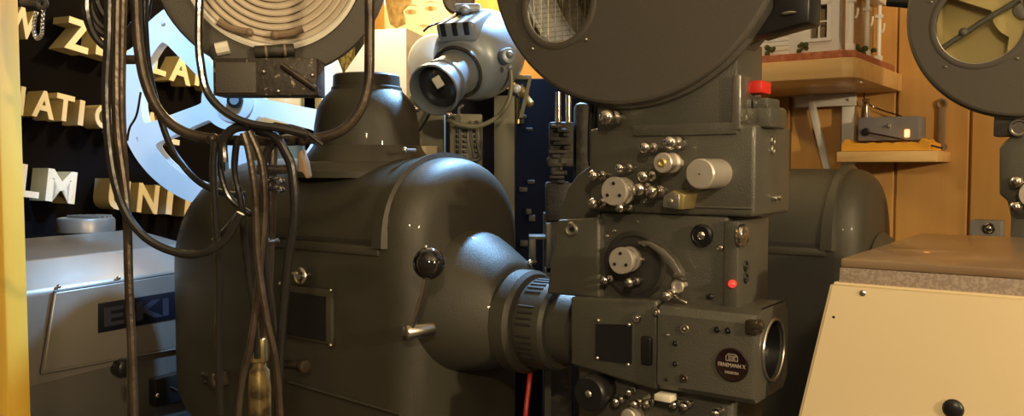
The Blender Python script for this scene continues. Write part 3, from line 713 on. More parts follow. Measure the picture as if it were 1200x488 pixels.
# ================================================================== SHELVES ON THE RIGHT WALL
# large shelf
sw = -.50
zs = None
cpt = room.y(1003, 66, sw); zs = cpt.z; cb_ = room.y(1003, 92, sw)
lf = room.y(780, 60, sw).x
poly = [(lf, sw), (cpt.x - .03, sw), (cpt.x - .008, sw + .01), (cpt.x, sw + .035), (cpt.x, -.001), (lf, -.001)]
sh = MB().prism(poly, cb_.z + .004, zs, 'z', .003).build('wall_shelf', M['shelf']); sh.matrix_world = room.M
tag(sh, 'thick light wood shelf high on the right, carrying the white model house', 'shelf')
# bracket
br = thing('shelf_bracket', room, 'white metal angle bracket with diagonal strut under the big shelf', 'bracket')
zb2 = cb_.z + .003
by = -.30; xb_ = room.y(985, 110, by).x
m = MB(); a = room.y(930, 92, -.42); 
m.box(room.y(931, 95, -.42).x, room.y(931, 95, -.42).x + .006, -.42, -.02, zb2 - .03, zb2, .001)
v0 = room.y(1005, 92, -.03); v1 = room.y(982, 215, -.03)
ax = room.y(990, 100, -.02)
a1_ = room.y(931, 92, -.30); 
m = MB(); m.prism([(room.y(931, 95, -.045).x, zb2 - .035), (v0.x, zb2 - .035), (v0.x, zb2), (room.y(931, 95, -.045).x, zb2)], -.045, -.03, 'y', .002).build('top_arm', M['white'], br)
MB().box(v0.x - .042, v0.x - .007, -.03, -.001, zb2 - .40, zb2 - .001, .002).build('wall_upright', M['white'], br)
s0_ = room.y(945, 100, -.05); s1_ = room.y(972, 198, -.02)
MB().prism([(s0_.x - .009, s0_.z), (s0_.x + .009, s0_.z), (s1_.x + .009, s1_.z), (s1_.x - .009, s1_.z)], -.05, -.03, 'y', .001).build('diagonal_strut', M['white'], br)
MB().ball((v0.x - .02, -.047, zb2 - .018), .004).build('screw', M['steel'], br)
# model house on shelf
fh = room
hs = thing('model_house', fh, 'white wooden model house with porch columns and brick-red ground on the shelf', 'model')
hy = sw + .09
gz = zs
MB().prism([(room.y(800, 62, sw + .03).x, sw + .03), (cpt.x - .04, sw + .03), (cpt.x - .015, sw + .06), (cpt.x - .01, -.05), (room.y(800, 62, sw + .03).x, -.05)], gz, gz + .022, 'z', .003).build('base', M['brickred'], hs)
g = gz + .022
X = lambda px, y: room.y(px, 40, y).x
wx0, wx1 = X(890, hy), X(988, hy)
wzt, wzb = room.y(960, 6, hy).z, room.y(960, 45, hy).z
win = rect(X(948, hy), X(972, hy), wzb, wzt)
MB().plate([(wx0, g), (wx1, g), (wx1, g + .42), (wx0, g + .42)], [win], lambda u, v, w2: Vector((u, hy + w2, v)), .012).build('front_wall', M['white'], hs)
cxw = (win[0][0] + win[1][0]) / 2
m = MB(); m.box(cxw - .002, cxw + .002, hy - .003, hy + .004, wzb, wzt); m.box(win[0][0], win[1][0], hy - .003, hy + .004, (wzb + wzt) / 2 - .002, (wzb + wzt) / 2 + .002)
for s_ in (0, 1):
    m.box(win[s_][0] - .005, win[s_][0] + .005, hy - .006, hy + .006, wzb - .005, wzt + .005); 
m.box(win[0][0] - .006, win[1][0] + .006, hy - .006, hy + .006, wzt, wzt + .008); m.box(win[0][0] - .006, win[1][0] + .006, hy - .008, hy + .006, wzb - .008, wzb)
m.build('window_frame', M['white'], hs)
m = MB()
for i in range(9): m.box(wx0, X(925, hy), hy - .003, hy + .001, g + .005 + i * .012, g + .014 + i * .012, .001, 1)
m.build('clapboards', M['white'], hs)
MB().box(wx1 - .012, wx1, hy + .012, -.12, g, g + .42, .001).build('side_wall', M['white'], hs)
MB().box(wx0, wx0 + .012, hy + .012, -.12, g, g + .42, .001).box(wx0, wx1, -.13, -.12, g, g + .42).build('back_wall', M['white'], hs)
MB().box(wx0 + .01, wx1 - .01, hy + .05, hy + .055, g, g + .3).build('curtain', M['photomid'], hs)
pr0 = cpt.x - .035
MB().box(wx1 - .01, wx1 + .0, hy + .0, hy + .30, g, g + .42).box(wx1, pr0 - .03, hy + .30, hy + .31, g, g + .3).build('porch_panelling', M['panel'], hs)
for py_ in (hy + .0, hy + .15, hy + .28):
    m = MB().cyl((pr0, py_, g), (pr0, py_, g + .30), .006, 12).box(pr0 - .009, pr0 + .009, py_ - .009, py_ + .009, g, g + .02, .001).box(pr0 - .009, pr0 + .009, py_ - .009, py_ + .009, g + .12, g + .13, .001)
    m.torus((pr0, py_ + .03, g + .115), (1, 0, 0), .028, .003, 12, 6, 0, pi)
    m.build('porch_column', M['white'], hs)
MB().box(wx1 + .006, wx1 + .02, hy - .005, hy + .01, g, g + .42, .001).build('corner_post', M['white'], hs)
MB().box(wx1, pr0 + .015, hy - .01, hy + .30, g + .155, g + .17, .002).build('porch_beam', M['white'], hs)
MB().prism([(wx0 - .02, g + .42), (pr0 + .02, g + .42), (pr0 - .05, g + .50), (wx0 + .05, g + .50)], hy - .02, -.10, 'y').build('roof', M['photomid'], hs)
for i, (px, py) in enumerate(((903, 56), (940, 62), (1017, 60), (1043, 68), (1050, 58))):
    yq = (sw + .065) if px < 1000 else (hy + .1 + .05 * (i - 2))
    p = room.y(px, py, yq); p.x = min(p.x, cpt.x - .035); p.z = g + .012
    m = MB()
    for k in range(7): m.ball((p.x + random.uniform(-.01, .01), p.y + random.uniform(-.008, .008), p.z + random.uniform(-.01, .014)), random.uniform(.005, .008), n=8)
    m.build('shrub', M['green'], hs)
# small shelf with yellow cloth, grey box, bottle tools
s2 = -.20
a = room.y(980, 182, s2); b_ = room.y(1098, 190, s2)
ss = MB().box(a.x, b_.x, s2, -.001, b_.z + .0, room.y(1040, 177, s2).z, .004).build('small_shelf', M['shelf']); ss.matrix_world = room.M
tag(ss, 'narrow wooden wall shelf below, draped with a yellow cloth', 'shelf')
zs2 = room.y(1040, 177, s2).z
m = MB(); ys = [s2 + .012 + .02 * i for i in range(9)]; xs = [a.x + .01 + (b_.x - a.x - .03) * i / 24 for i in range(25)]
G = [[Vector((x, y_, zs2 + .012 + .004 * abs(sin(i * .9 + j * .5)) + (.016 if i in (1, 2, 22) else .006) + .002 * random.random())) for i, x in enumerate(xs)] for j, y_ in enumerate(ys)]
vs = [p for r_ in G for p in r_] + [Vector((p.x, p.y, zs2 + .001)) for r_ in G for p in r_]; n = 25; K = 9 * 25; fs = []
for j in range(8):
    for i in range(24): q4 = (j * n + i, j * n + i + 1, (j + 1) * n + i + 1, (j + 1) * n + i); fs += [q4, tuple(t + K for t in q4[::-1])]
for j in (0, 8):
    for i in range(24): fs.append((j * n + i, j * n + i + 1, j * n + i + 1 + K, j * n + i + K))
for i in (0, 24):
    for j in range(8): fs.append((j * n + i, (j + 1) * n + i, (j + 1) * n + i + K, j * n + i + K))
cl = MB().add(vs, fs).build('folded_cloth', M['cloth'], None, 60); cl.matrix_world = room.M
tag(cl, 'folded mustard yellow cloth lying on the small shelf', 'cloth')
ztop = zs2 + .036
gb = thing('indicator_box', room, 'grey metal box with glowing orange indicator on the yellow cloth', 'box')
p0 = room.y(1005, 162, s2 + .05); p1 = room.y(1077, 167, s2 + .05); hz = room.y(1005, 138, s2 + .05).z
zb3 = zs2 + .028
MB().box(p0.x, p1.x, s2 + .05, s2 + .14, zb3, hz, .004).build('case', M['greybox'], gb)
yb_ = s2 + .05
q = room.y(1063, 156, yb_); MB().box(q.x - .006, q.x + .006, yb_ - .004, yb_ + .002, q.z - .011, q.z + .009, .002).build('indicator_light', M['glow_orange'], gb, label='glowing orange indicator')
q = room.y(1015, 155, yb_); MB().cyl(q + Vector((0, -.008, 0)), q, .011, 16, .002).build('plug', M['black'], gb)
q = room.y(1041, 148, yb_); MB().cyl(q + Vector((0, -.01, 0)), q, .004, 12, .001).torus(q, (0, 1, 0), .006, .001, 16, 5).build('toggle', M['chrome'], gb)
e = MB().tube([room.y(1015, 155, yb_ - .008), room.y(1040, 160, yb_ - .02), room.y(1070, 166, yb_ - .02), room.y(1105, 174, s2 + .03)], .0025).build('thin_lead', M['cable']); e.matrix_world = room.M
tag(e, 'thin black lead plugged into the grey indicator box', 'cable')
e = MB().tube([room.y(1011, 60, -.05), room.y(1013, 100, -.03), room.y(1014, 118, -.03), room.y(1030, 128, -.02), room.y(1060, 138, -.03), room.y(1075, 150, -.04)], .002).build('hanging_lead', M['cable']); e.matrix_world = room.M
tag(e, 'thin dark lead hanging down the panelling to the grey box', 'cable')
# glass bottle behind the box and a spanner hung on the wall
q = room.y(1014, 138, -.04)
zt3 = room.y(1014, 116, -.04).z
bt = MB().lathe((q.x, -.04, zs2 + .03), (0, 0, 1), [(0, .012), (.004, .016), (q.z - zs2 - .03, .016), ((zt3 - zs2 - .03) * .88, .009), ((zt3 - zs2 - .03) * .92, .013), (zt3 - zs2 - .03, .011)], 20).build('small_bottle', M['chrome']); bt.matrix_world = room.M
tag(bt, 'small shiny metal flask standing behind the grey indicator box', 'bottle')
sp = MB(); t0 = room.y(1104, 122, -.008); t1 = room.y(1106, 185, -.008)
sp.torus((t0.x, -.008, t0.z), (0, 1, 0), .011, .004, 24, 8); sp.box(t0.x - .009, t0.x + .009, -.012, -.003, t1.z, t0.z - .01, .003)
sp.torus((t1.x, -.008, t1.z + .03), (0, 1, 0), .006, .0025, 16, 6)
sp = sp.build('hanging_spanner', M['clip']); sp.matrix_world = room.M
tag(sp, 'dull metal spanner hanging on the wood panelling right of the small shelf', 'tool')

# ================================================================== GREY PORTABLE PROJECTOR (bottom left, EIKI)
fe = Frame((at(100, 400, 1.95).x, 1.95), -65)
ek = thing('portable_projector', fe, 'silver grey portable projector with dark EIKI name plate at bottom left', 'projector')
E0 = fe.y(100, 335).z; xL = fe.y(20, 380).x; xR = fe.y(236, 380).x
# profile across (y, z)
zf1 = fe.y(120, 330).z; yt = .05; zt1 = fe.y(120, 296, yt).z; yk = .24; 
zt2 = fe.y(120, 272, yk).z
zbm = fe.y(120, 433).z
prof = [(0, zbm), (0, zf1 - .01), (.004, zf1), (.02, zf1 + .018), (yt, zt1), (yk, zt2), (yk + .02, zt2 - .01), (yk + .02, zbm)]
bd_ = MB().prism(prof, xL, xR, 'x', .004).build('body', M['silver'], ek, 40)
bs = MB().box(xL + .0, xR, .004, yk + .01, fe.y(120, 520).z, zbm + .001, .003).build('lower_body', M['darksilver'], ek)
# cap on top
q = fe.Z(101, 269, zt2 + .003)
cpz = zt2 - .002
rc = (fe.Z(137, 266, zt2).x - fe.Z(66, 272, zt2).x) / 2 * .72
cp = MB().lathe((q.x, q.y, cpz), (0, 0, 1), [(0, rc), (.030, rc), (.036, rc * .96), (.038, rc * .9), (.036, rc * .8)], 40).build('round_cap', M['silver'], ek)
m = MB()
for i in range(5):
    xx = q.x - rc * .1 + i * rc * .22; hh = math.sqrt(max(0, (rc * .88) ** 2 - (xx - q.x) ** 2)); m.box(xx - .003, xx + .003, q.y - hh, q.y + hh, cpz + .034, cpz + .043, .001)
m.build('vent_louvre', M['silver'], cp)
# raised side panel
rp = [fe.y(a_, b2, -.002) for a_, b2 in ((47, 438), (62, 342), (255, 312), (255, 400))]
pe = MB().prism([(p.x, p.z) for p in rp], -.008, .004, 'y', .006, 3).build('side_cover', M['silver'], ek)
out = [(p.x, p.z) for p in rp]
MB().tube([Vector((p[0], -.006, p[1])) for p in out + [out[0]]], .003, 6, 0).build('cover_bead', M['darksilver'], pe)
for px, py in ((69, 336), (139, 326)): MB().ball(fe.y(px, py, -.002), .005).build('screw', M['steel'], ek)
np_ = [fe.y(a_, b2, -.009) for a_, b2 in ((115, 391), (115, 356), (209, 341), (209, 373))]
pe2 = MB().prism([(p.x, p.z) for p in np_], -.011, -.005, 'y', .001).build('name_plate', M['plate'], ek)
W_ = np_[3].x - np_[0].x; sl_ = (np_[3].z - np_[0].z) / W_; h_ = np_[1].z - np_[0].z
MB().text('EIKI', lambda x, y_, z: Vector((np_[0].x + W_ * .06 + x, -.0112 - z, np_[0].z + h_ * .18 + y_ + sl_ * (x + W_ * .06))), W_ * .80, h_ * .64, .001, .03).build('name_lettering', M['platetxt'], pe2)
kb = [fe.y(a_, b2, -.0) for a_, b2 in ((176, 476), (176, 444), (250, 424), (250, 460))]
k_ = MB().prism([(p.x, p.z) for p in kb], -.02, .01, 'y', .004).build('control_panel', M['black'], ek)
MB().ball(fe.y(184, 464, -.024), .006).build('toggle', M['chrome'], k_)
MB().cyl(fe.y(200, 454, -.022), fe.y(208, 458, -.022), .002, 8).build('lever', M['steel'], k_)
q = fe.y(150, 432, -.03); MB().lathe(q, (0, 1, 0), [(0, .004), (0, .016), (.004, .022), (.04, .022)], 24).build('round_knob', M['black'], ek)
# stand for it
zst = fe.y(120, 520).z
st = MB().box(xL - .02, xR + .02, -.03, yk + .05, zst - .03, zst, .003)
for a_ in (xL + .02, xR - .02):
    for b2 in (0, yk): st.box(a_ - .015, a_ + .015, b2 - .005, b2 + .025, 0, zst - .02)
st = st.build('projector_table', M['matte']); st.matrix_world = fe.M
tag(st, 'dark table under the silver portable projector', 'table')

# ================================================================== BARE ALUMINIUM REEL with blue light, behind the spotlight
YR = 2.42
c_ = at(272, 118, YR); RO = .128 * YR
def rmap(u, v, w_): return Vector((c_.x + u, YR + w_ + u * .10, c_.z + v))
hol = []
for k, a0 in enumerate((110, 170, 238, 308, 20)):
    pass
e = thing('large_reel', WORLD, 'big bare aluminium film reel glowing blue white behind the stage spotlight', 'reel')
hol = []
for k in range(5):
    a0 = R(189 - 72 * k + 7); a1 = a0 - R(58); L_ = []
    for i in range(11): a = a0 + (a1 - a0) * i / 10; L_.append((RO * .80 * cos(a), RO * .80 * sin(a)))
    ai0 = a1 + R(10); ai1 = a0 - R(10)
    for i in range(7): a = ai0 + (ai1 - ai0) * i / 6; L_.append((RO * .27 * cos(a), RO * .27 * sin(a)))
    # soften corners
    Q = []
    n = len(L_)
    for i in range(n):
        p = Vector(L_[i]); pv = Vector(L_[i - 1]); nx = Vector(L_[(i + 1) % n])
        if (p - pv).normalized().dot((nx - p).normalized()) < .7:
            d1 = (pv - p).normalized() * min(.02, (pv - p).length * .49); d2 = (nx - p).normalized() * min(.02, (nx - p).length * .49)
            for t in (0, .25, .5, .75, 1): Q.append(tuple((p + d1 * (1 - t) ** 2 + d2 * t ** 2)))
        else: Q.append(tuple(p))
    hol.append(Q)
for k in range(5):
    a = R(189 - 72 * k + 14); hol.append(circ(RO * .9 * cos(a), RO * .9 * sin(a), .007, 12))
MB().plate(circ(0, 0, RO, 96), hol, lambda u, v, w_: rmap(u, v, w_), .003).build('front_flange', M['reel'], e)
MB().plate(circ(0, 0, RO, 96), hol, lambda u, v, w_: rmap(u, v, w_ + .045), .003).build('rear_flange', M['reel'], e)
MB().cyl(rmap(0, 0, -.004), rmap(0, 0, .052), RO * .2, 32, .003).build('hub', M['reel'], e)
q = rmap(.012, .0, -.02); MB().cyl(q + Vector((0, .02, 0)), q, .022, 24, .002).build('spindle_cap', M['black'], e)
MB().lathe(q + Vector((0, -.001, 0)), (0, 1, 0), [(0, .013), (.003, .013)], 20).build('spindle_end', M['spot'], e)
# its spindle stand
sd = MB().box(c_.x - .02, c_.x + .02, YR + .06, YR + .1, 0, c_.z + .015, .004).cyl(rmap(0, 0, .052), rmap(0, 0, .09), .012, 14).box(c_.x - .2, c_.x + .02, YR - .02, YR + .2, 0, .03, .004).build('reel_stand', M['matte'])
tag(sd, 'dark upright stand holding the big aluminium reel behind the cables', 'stand')

# ================================================================== STAGE SPOTLIGHT (top left, ribbed lens)
YF = 1.2
fc_ = at(319, -48, YF); axf = (Vector((-.02, 0, 1.55)) - fc_).normalized()
fs = thing('stage_spotlight', WORLD, 'old stage spotlight with ribbed round lens hanging at top left in a rusty yoke', 'spotlight')
r1 = .103 * YF; r2 = .136 * YF
MB().lathe(fc_, axf, [(-.16, r2 * .5), (-.15, r2 * .9), (-.05, r2), (-.01, r2), (.004, r2 - .004), (.006, r2 - .012), (.002, r1 + .010), (.004, r1 + .003), (-.006, r1)], 72, (True, False)).build('housing', M['hammer2'], fs)
MB().lathe(fc_, axf, [(-.006, r1 + .002), (.001, r1 + .001), (.003, r1 - .004), (-.002, r1 - .007)], 72, (False, False)).build('lens_gasket', M['cream2'], fs)
pr = []; nr = 12; rl = r1 - .006
for i in range(nr):
    ro_ = rl * (1 - i / nr); ri_ = rl * (1 - (i + 1) / nr) + .0006
    pr += [(-.012, ro_), (-.005 + .001 * i / nr, ro_ - .0012), (-.004 + .001 * i / nr, ro_ * .6 + ri_ * .4), (-.009, ri_ + .001)]
pr.append((-.006, .001))
MB().lathe(fc_, axf, pr, 72, (False, True)).build('ribbed_lens', M['lens'], fs, 30)
u_, v_ = basis(axf)
if v_.z < 0: u_, v_ = -u_, -v_
def onlens(px, py, w_=0.0):     # point on the lens plane under a pixel
    r = ray(px, py); o_ = fc_ + axf * w_; return EYE + r * ((o_ - EYE).dot(axf) / r.dot(axf))
for pts_ in (((255, 25), (270, 33), (292, 38)), ((322, 41), (340, 39), (355, 34))):
    m = MB().tube([onlens(a_, b2, .004) for a_, b2 in pts_], .0052, 8); m.ball(onlens(*pts_[-1] if pts_[0][0] == 255 else pts_[0], .005), .0062)
    m.build('lens_clip', M['clip'], fs)
MB().tube([onlens(253, 58, .01), onlens(268, 55, .01)], .009, 8).build('cream_tag', M['cream2'], fs)
m = MB(); m.cyl(onlens(298, 61, .010), onlens(345, 58, .010), .0085, 16, .002); hg = m.build('hinge', M['dusty'], fs)
for px in (312, 334): q = onlens(px, 61 - (px - 298) * .06, .010); dv = (onlens(345, 58, .010) - onlens(298, 61, .010)).normalized(); MB().cyl(q - dv * .0015, q + dv * .0015, .0092, 16).build('hinge_band', M['clip'], hg)
# box below the lens
YB = 1.19
def wq(px, py, Y=YB): p = at(px, py, Y); return p
def wbox(m, px0, py0, px1, py1, Y, d, bev=.002):
    a, b = at(px0, py0, Y), at(px1, py1, Y); return m.box(a.x, b.x, Y, Y + d, b.z, a.z, bev)
m = MB(); wbox(m, 249, 68, 372, 112, YB, .05); lowb = m.build('lamp_tray', M['dirty'], fs)
m = MB(); wbox(m, 252, 73, 300, 109, YB - .004, .006, .001); m.build('tray_cover', M['hammer2'], lowb)
m = MB(); a, b = at(330, 76, YB - .006), at(370, 104, YB - .006)
m.tube([a, b], .0042, 8); m.build('tray_strut', M['rust'], lowb)
for px, py in ((366, 88), (309, 84), (326, 107)): m = MB().ball(at(px, py, YB - .004), .003).build('bolt', M['steel'], lowb)
m = MB().tube([at(300, 80, YB + .04), at(310, 60, YB + .08), at(319, 40, YB + .12)], .012).build('mount_arm', M['hammer2'], fs)
m = MB(); m.lathe(at(274, 70, YB + .04), (0, 0, 1), [(0, .02), (.02, .022), (.025, .016), (.04, .015)], 20).build('adjuster', M['black'], fs)
# yoke: U tube
m = MB().tube([at(p, q, 1.12) for p, q in ((157, -60), (159, 0), (162, 50), (170, 95), (186, 130), (212, 153), (250, 163), (300, 165), (355, 164), (395, 156), (419, 134), (431, 100), (433, 50), (432, -60))], .0068, 12)
yk = m.build('yoke', M['rust'], fs)
for px, py in ((249, 163), (355, 164)):
    MB().ball(at(px, py, 1.115), .008).build('yoke_bolt', M['rust'], yk)
MB().cyl(at(136, 70, 1.12), at(160, 70, 1.12), .006, 12).build('yoke_pin', M['rust'], yk)
# pipe clamp beneath the yoke with pole
cl_ = MB(); a = at(293, 200, 1.12)
m = MB().cyl(at(340, 199, 1.12), at(302, 199, 1.12), .0065, 14).build('cross_bar', M['rust'], yk)
m = MB(); p_ = [at(a_, b2, 1.10) for a_, b2 in ((349, 180), (355, 175), (360, 190), (363, 208), (360, 210), (355, 202), (350, 202))]
m.prism([(p.x, p.z) for p in p_], 1.095, 1.115, 'y', .002).build('wing_nut', M['clip'], yk)
m = MB().tube([at(318, 165, 1.13), at(316, 250, 1.13), at(313, 320, 1.13), at(310, 400, 1.13), at(306, 430, 1.13)], .0085, 12); m.build('hanging_pole', M['rust'], yk)
MB().torus(at(322, 212, 1.12), (0, .3, 1), .012, .002).torus(at(322, 222, 1.12), (0, .3, 1), .012, .002).build('pole_rings', M['chrome'], yk)
MB().cyl(at(298, 287, 1.12), at(327, 282, 1.12), .003, 8).build('split_pin', M['steel'], yk)
# brass plug connector low in the bundle
pc = thing('cable_connector', WORLD, 'worn brass cable connector hanging at the bottom of the cable bundle', 'connector')
MB().lathe(at(305, 500, 1.12), (0, 0, 1), [(0, .014), (.05, .0145), (.075, .013), (.08, .009), (.09, .008)], 20).build('sleeve', M['tarnish_and_glow'], pc)
m = MB(); m.prism([(at(a_, b2, 1.12).x, at(a_, b2, 1.12).z) for a_, b2 in ((294, 424), (307, 395), (312, 396), (313, 424))], 1.11, 1.125, 'y', .002).build('clip', M['brass'], pc)
# ceiling suspension pole of the spotlight
m = MB().cyl(fc_ + Vector((0, .1, r2)), Vector((fc_.x, fc_.y + .1, 2.8)), .012, 14).cyl(at(157, -60, 1.12), Vector((at(157, -60, 1.12).x, 1.12, 2.8)), .0068, 12).cyl(at(432, -60, 1.12), Vector((at(432, -60, 1.12).x, 1.12, 2.8)), .0068, 12)
m.build('suspension', M['rust'], fs)

# ---- cables
def cable(pts, r, mt, label, Y=1.1, group='black cables hanging by the spotlight'):
    P_ = [at(p[0], p[1], p[2] if len(p) > 2 else Y) for p in pts]
    P2 = []
    for i, p in enumerate(P_): P2.append(p)
    e = MB().tube(P2, r, 10).build('hanging_cable', M[mt]); tag(e, label, 'cable', group); return e
cable([(236, -60), (233, 40), (236, 80), (243, 108), (262, 130), (290, 144), (330, 151), (360, 158)], .0052, 'cable', 'glossy cable curving from the spotlight rim down under the speckled tray', 1.08)
cable([(128, -60), (127, 40), (124, 110), (130, 190), (145, 245), (172, 280), (210, 297), (240, 296), (265, 280), (282, 250)], .0052, 'cable', 'long black cable looping low over the grey projector towards the bundle', 1.04)
cable([(138, -60), (136, 60), (137, 150), (148, 240), (151, 330), (155, 420), (158, 520)], .0055, 'rust', 'straight brownish cable dropping past the EIKI plate to the bottom', 1.06)
cable([(147, -60), (144, 40), (143, 130), (147, 210), (150, 300), (153, 400), (153, 520)], .0045, 'rust', 'second brown cable running beside the straight one at left', 1.07)
cable([(168, -60), (170, 30), (176, 90), (195, 160), (215, 195), (240, 218), (270, 228), (288, 228)], .0045, 'cable', 'cable sweeping from the rusty tube across the reel to the clamp', 1.16)
cable([(252, 166), (250, 200), (253, 260), (257, 330), (256, 400), (259, 520)], .0048, 'cable', 'single cable hanging straight down left of the bundle', 1.09)
cable([(262, 190), (262, 165), (276, 150), (300, 150), (322, 160), (335, 180), (342, 200), (345, 250), (338, 300), (334, 340), (328, 420), (326, 520)], .0062, 'cable', 'dark cable arching over the yoke and falling on the right of the bundle', 1.09)
cable([(285, 156), (292, 180), (299, 230), (302, 300), (312, 370), (324, 430), (330, 520)], .0045, 'rust', 'brown cable slanting down right across the brass connector', 1.07)
cable([(292, 154), (306, 190), (310, 240), (306, 300), (300, 360), (292, 410), (283, 450), (276, 520)], .0045, 'rust', 'brown cable slanting down left past the brass connector', 1.08)
cable([(322, 165), (311, 185), (309, 230), (312, 300), (318, 360), (322, 400)], .005, 'cable', 'short thick cable in the middle of the bundle', 1.10)
cable([(278, 160), (275, 200), (283, 240), (288, 300), (300, 380), (302, 420)], .0045, 'cable', 'cable ending at the brass connector clip', 1.11)
cable([(262, 168), (258, 196), (268, 230), (290, 249), (296, 250)], .004, 'cable', 'short loop of cable tied to the bundle under the yoke', 1.12)
cable([(283, 232), (278, 252), (262, 272), (250, 283)], .004, 'cable', 'small cable tail crossing below the tied loop', 1.12)
cable([(165, 108), (160, 135), (152, 150), (149, 165)], .0015, 'cable', 'thin wire crossing the blue reel rim', 1.15)
cable([(300, 155), (318, 158), (345, 152), (362, 158), (378, 170)], .0035, 'cable', 'thin cable lying along the rusty yoke', 1.10)
# coil of cable top left
m = MB()
for k, (cx_, cy_, rx, ry) in enumerate(((132, 2, 30, 55), (134, -6, 34, 50), (131, -8, 26, 44), (133, -14, 20, 38), (136, -4, 38, 62))):
    m.tube([at(cx_ + rx * cos(a), cy_ + ry * sin(a), 1.16 + .006 * k) for a in [2 * pi * i / 24 for i in range(25)]], .0052, 8, 2)
e = m.build('cable_coil', M['cable']); tag(e, 'coil of thick black cable hanging at the top left', 'cable')
# ring and chain
e = thing('safety_chain', WORLD, 'small steel chain looped from an eye at the top left corner', 'chain')
MB().torus(at(49, 4, 1.2), (0, 1, 0), .006, .0035, 24, 8).cyl(at(24, 3, 1.2), at(44, 4, 1.2), .004, 10).build('eye_bolt', M['hammer2'], e)
m = MB(); pth = spline([at(p, q, 1.2) for p, q in ((51, 12), (50, 28), (49, 40), (44, 45), (40, 38), (40, 26), (42, 14))], 6)
for i in range(0, len(pth) - 1, 1):
    dv = (pth[i + 1] - pth[i]); m.torus(pth[i], basis(dv)[i % 2], .0026, .0008, 10, 5)
m.build('chain_links', M['steel'], e)

# ================================================================== BLUE-LIT GREY SPOTLIGHT (centre)
YS = 1.98
bc = at(560, 66, YS); be = at(508, 106, YS - .20)
ax_ = (be - bc).normalized(); Lb = (be - bc).length
sl = thing('theatre_spotlight', WORLD, 'grey enamelled theatre spotlight tinted pale blue for the cool light, round snout, centre top', 'spotlight')
bd_ = MB().lathe(bc, ax_, [(-.12, .03), (-.115, .06), (-.09, .084), (-.05, .098), (0, .100), (.04, .094), (.07, .080), (.09, .062), (.092, .05)], 48).build('lamp_body', M['spot'], sl, 50)
r_s = .05
MB().lathe(bc, ax_, [(.085, .058), (.10, .060), (.115, .058), (.118, .048), (Lb - .06, .048), (Lb - .058, .051), (Lb - .05, .051), (Lb - .048, .048), (Lb - .012, .048), (Lb - .01, .056), (Lb, .056), (Lb + .002, .053), (Lb - .006, .049), (Lb - .02, .047)], 48, (False, False)).build('snout', M['spot'], sl, 40)
MB().lathe(bc, ax_, [(Lb - .03, .048), (Lb - .022, .034), (Lb - .018, .015), (Lb - .017, .001)], 36).build('snout_lens', M['lensglass'], sl)
MB().box(-.010, .008, -.004, .004, -.012, .012, .002, 2, Matrix.Translation(at(514, 96, YS - .222)) @ Matrix.Rotation(R(-32), 4, 'Y')).build('shutter_tab', M['cream2'], sl)
MB().torus(bc + ax_ * .118, ax_, .056, .0045, 40, 8).build('collar_band', M['dusty'], sl)
us_, vs_ = basis(ax_)
if vs_.z < 0: vs_ = -vs_
rot = Matrix((us_, ax_, vs_)).transposed().to_4x4()
vm = Matrix.Translation(bc + vs_ * .088 + ax_ * .055) @ rot
vent = MB().box(-.046, .046, -.075, .036, -.03, .014, .008, 3, vm).build('vent_hood', M['spot'], sl)
m = MB()
for k in (-1, 0, 1): m.box(k * .028 - .007, k * .028 + .007, -.068, .0375, -.015, .0155, .003, 2, vm)
m.build('vent_slot', M['black'], vent)
MB().box(-.03, .03, -.02, .02, 0, .02, .006, 2, Matrix.Translation(at(548, 16, YS - .03))).ball(at(545, 12, YS - .05), .012).build('top_latch', M['spot'], sl)
# yoke of the pale spot
k0 = at(597, 66, YS - .09)
kb_ = MB().cyl(k0 + Vector((-.02, .03, 0)), k0 + Vector((0, -.012, 0)), .018, 20, .004).ball(k0 + Vector((.0, -.012, .002)), .009).ball(k0 + Vector((.0, -.012, -.026)), .006).build('pivot_knob', M['spot'], sl)
MB().tube([at(p, q, YS - .06) for p, q in ((597, 72), (599, 95), (596, 118), (583, 137), (560, 148), (538, 146), (524, 140))], .0055, 10).build('yoke', M['olive'], sl)
MB().ball(at(526, 135, YS - .2), .008).ball(at(488, 128, YS - .2), .007).build('thumb_screw', M['chrome'], sl)
# stand
m = MB(); wbox(m, 579, 112, 603, 300, YS + .03, .05); m.box(at(585, 200, YS).x - .03, at(585, 200, YS).x + .12, YS - .02, YS + .14, 0, .04, .004)
x_ = at(596, 300, YS).x; m.box(x_ - .012, x_ + .012, YS + .03, YS + .08, .03, at(590, 290, YS).z); m.build('stand_post', M['olive'], sl)
# terminal block with cables
tb = thing('terminal_block', WORLD, 'grey terminal block with rows of wires under the blue-lit spotlight', 'electrical box')
m = MB(); wbox(m, 527, 134, 565, 200, YS - .02, .05); m.build('case', M['olive'], tb)
xx_ = (at(527, 0, YS).x + at(565, 0, YS).x) / 2; MB().box(xx_ - .015, xx_ + .015, YS, YS + .03, 0, at(540, 196, YS).z, .002).build('post', M['matte'], tb)
m = MB()
for i in range(7):
    for jx in (534, 542, 555): wbox(m, jx, 152 + i * 6, jx + 5, 155.5 + i * 6, YS - .026, .01, .0005)
m.build('terminals', M['black'], tb)
m = MB()
for px in (538, 551, 558): m.tube([at(px, 142, YS - .03), at(px + 1, 165, YS - .035), at(px + (5 if px > 550 else 0), 186, YS - .03)], .0035, 8)
m.tube([at(558, 142, YS - .03), at(563, 150, YS - .035), at(564, 175, YS - .03), at(560, 187, YS - .03), at(545, 187, YS - .03)], .0035, 8)
m.build('wires', M['darksilver'], tb)
MB().tube([at(539, 140, YS - .04), at(538, 128, YS - .05), at(543, 123, YS - .05)], .003, 8).build('hook', M['steel'], tb)
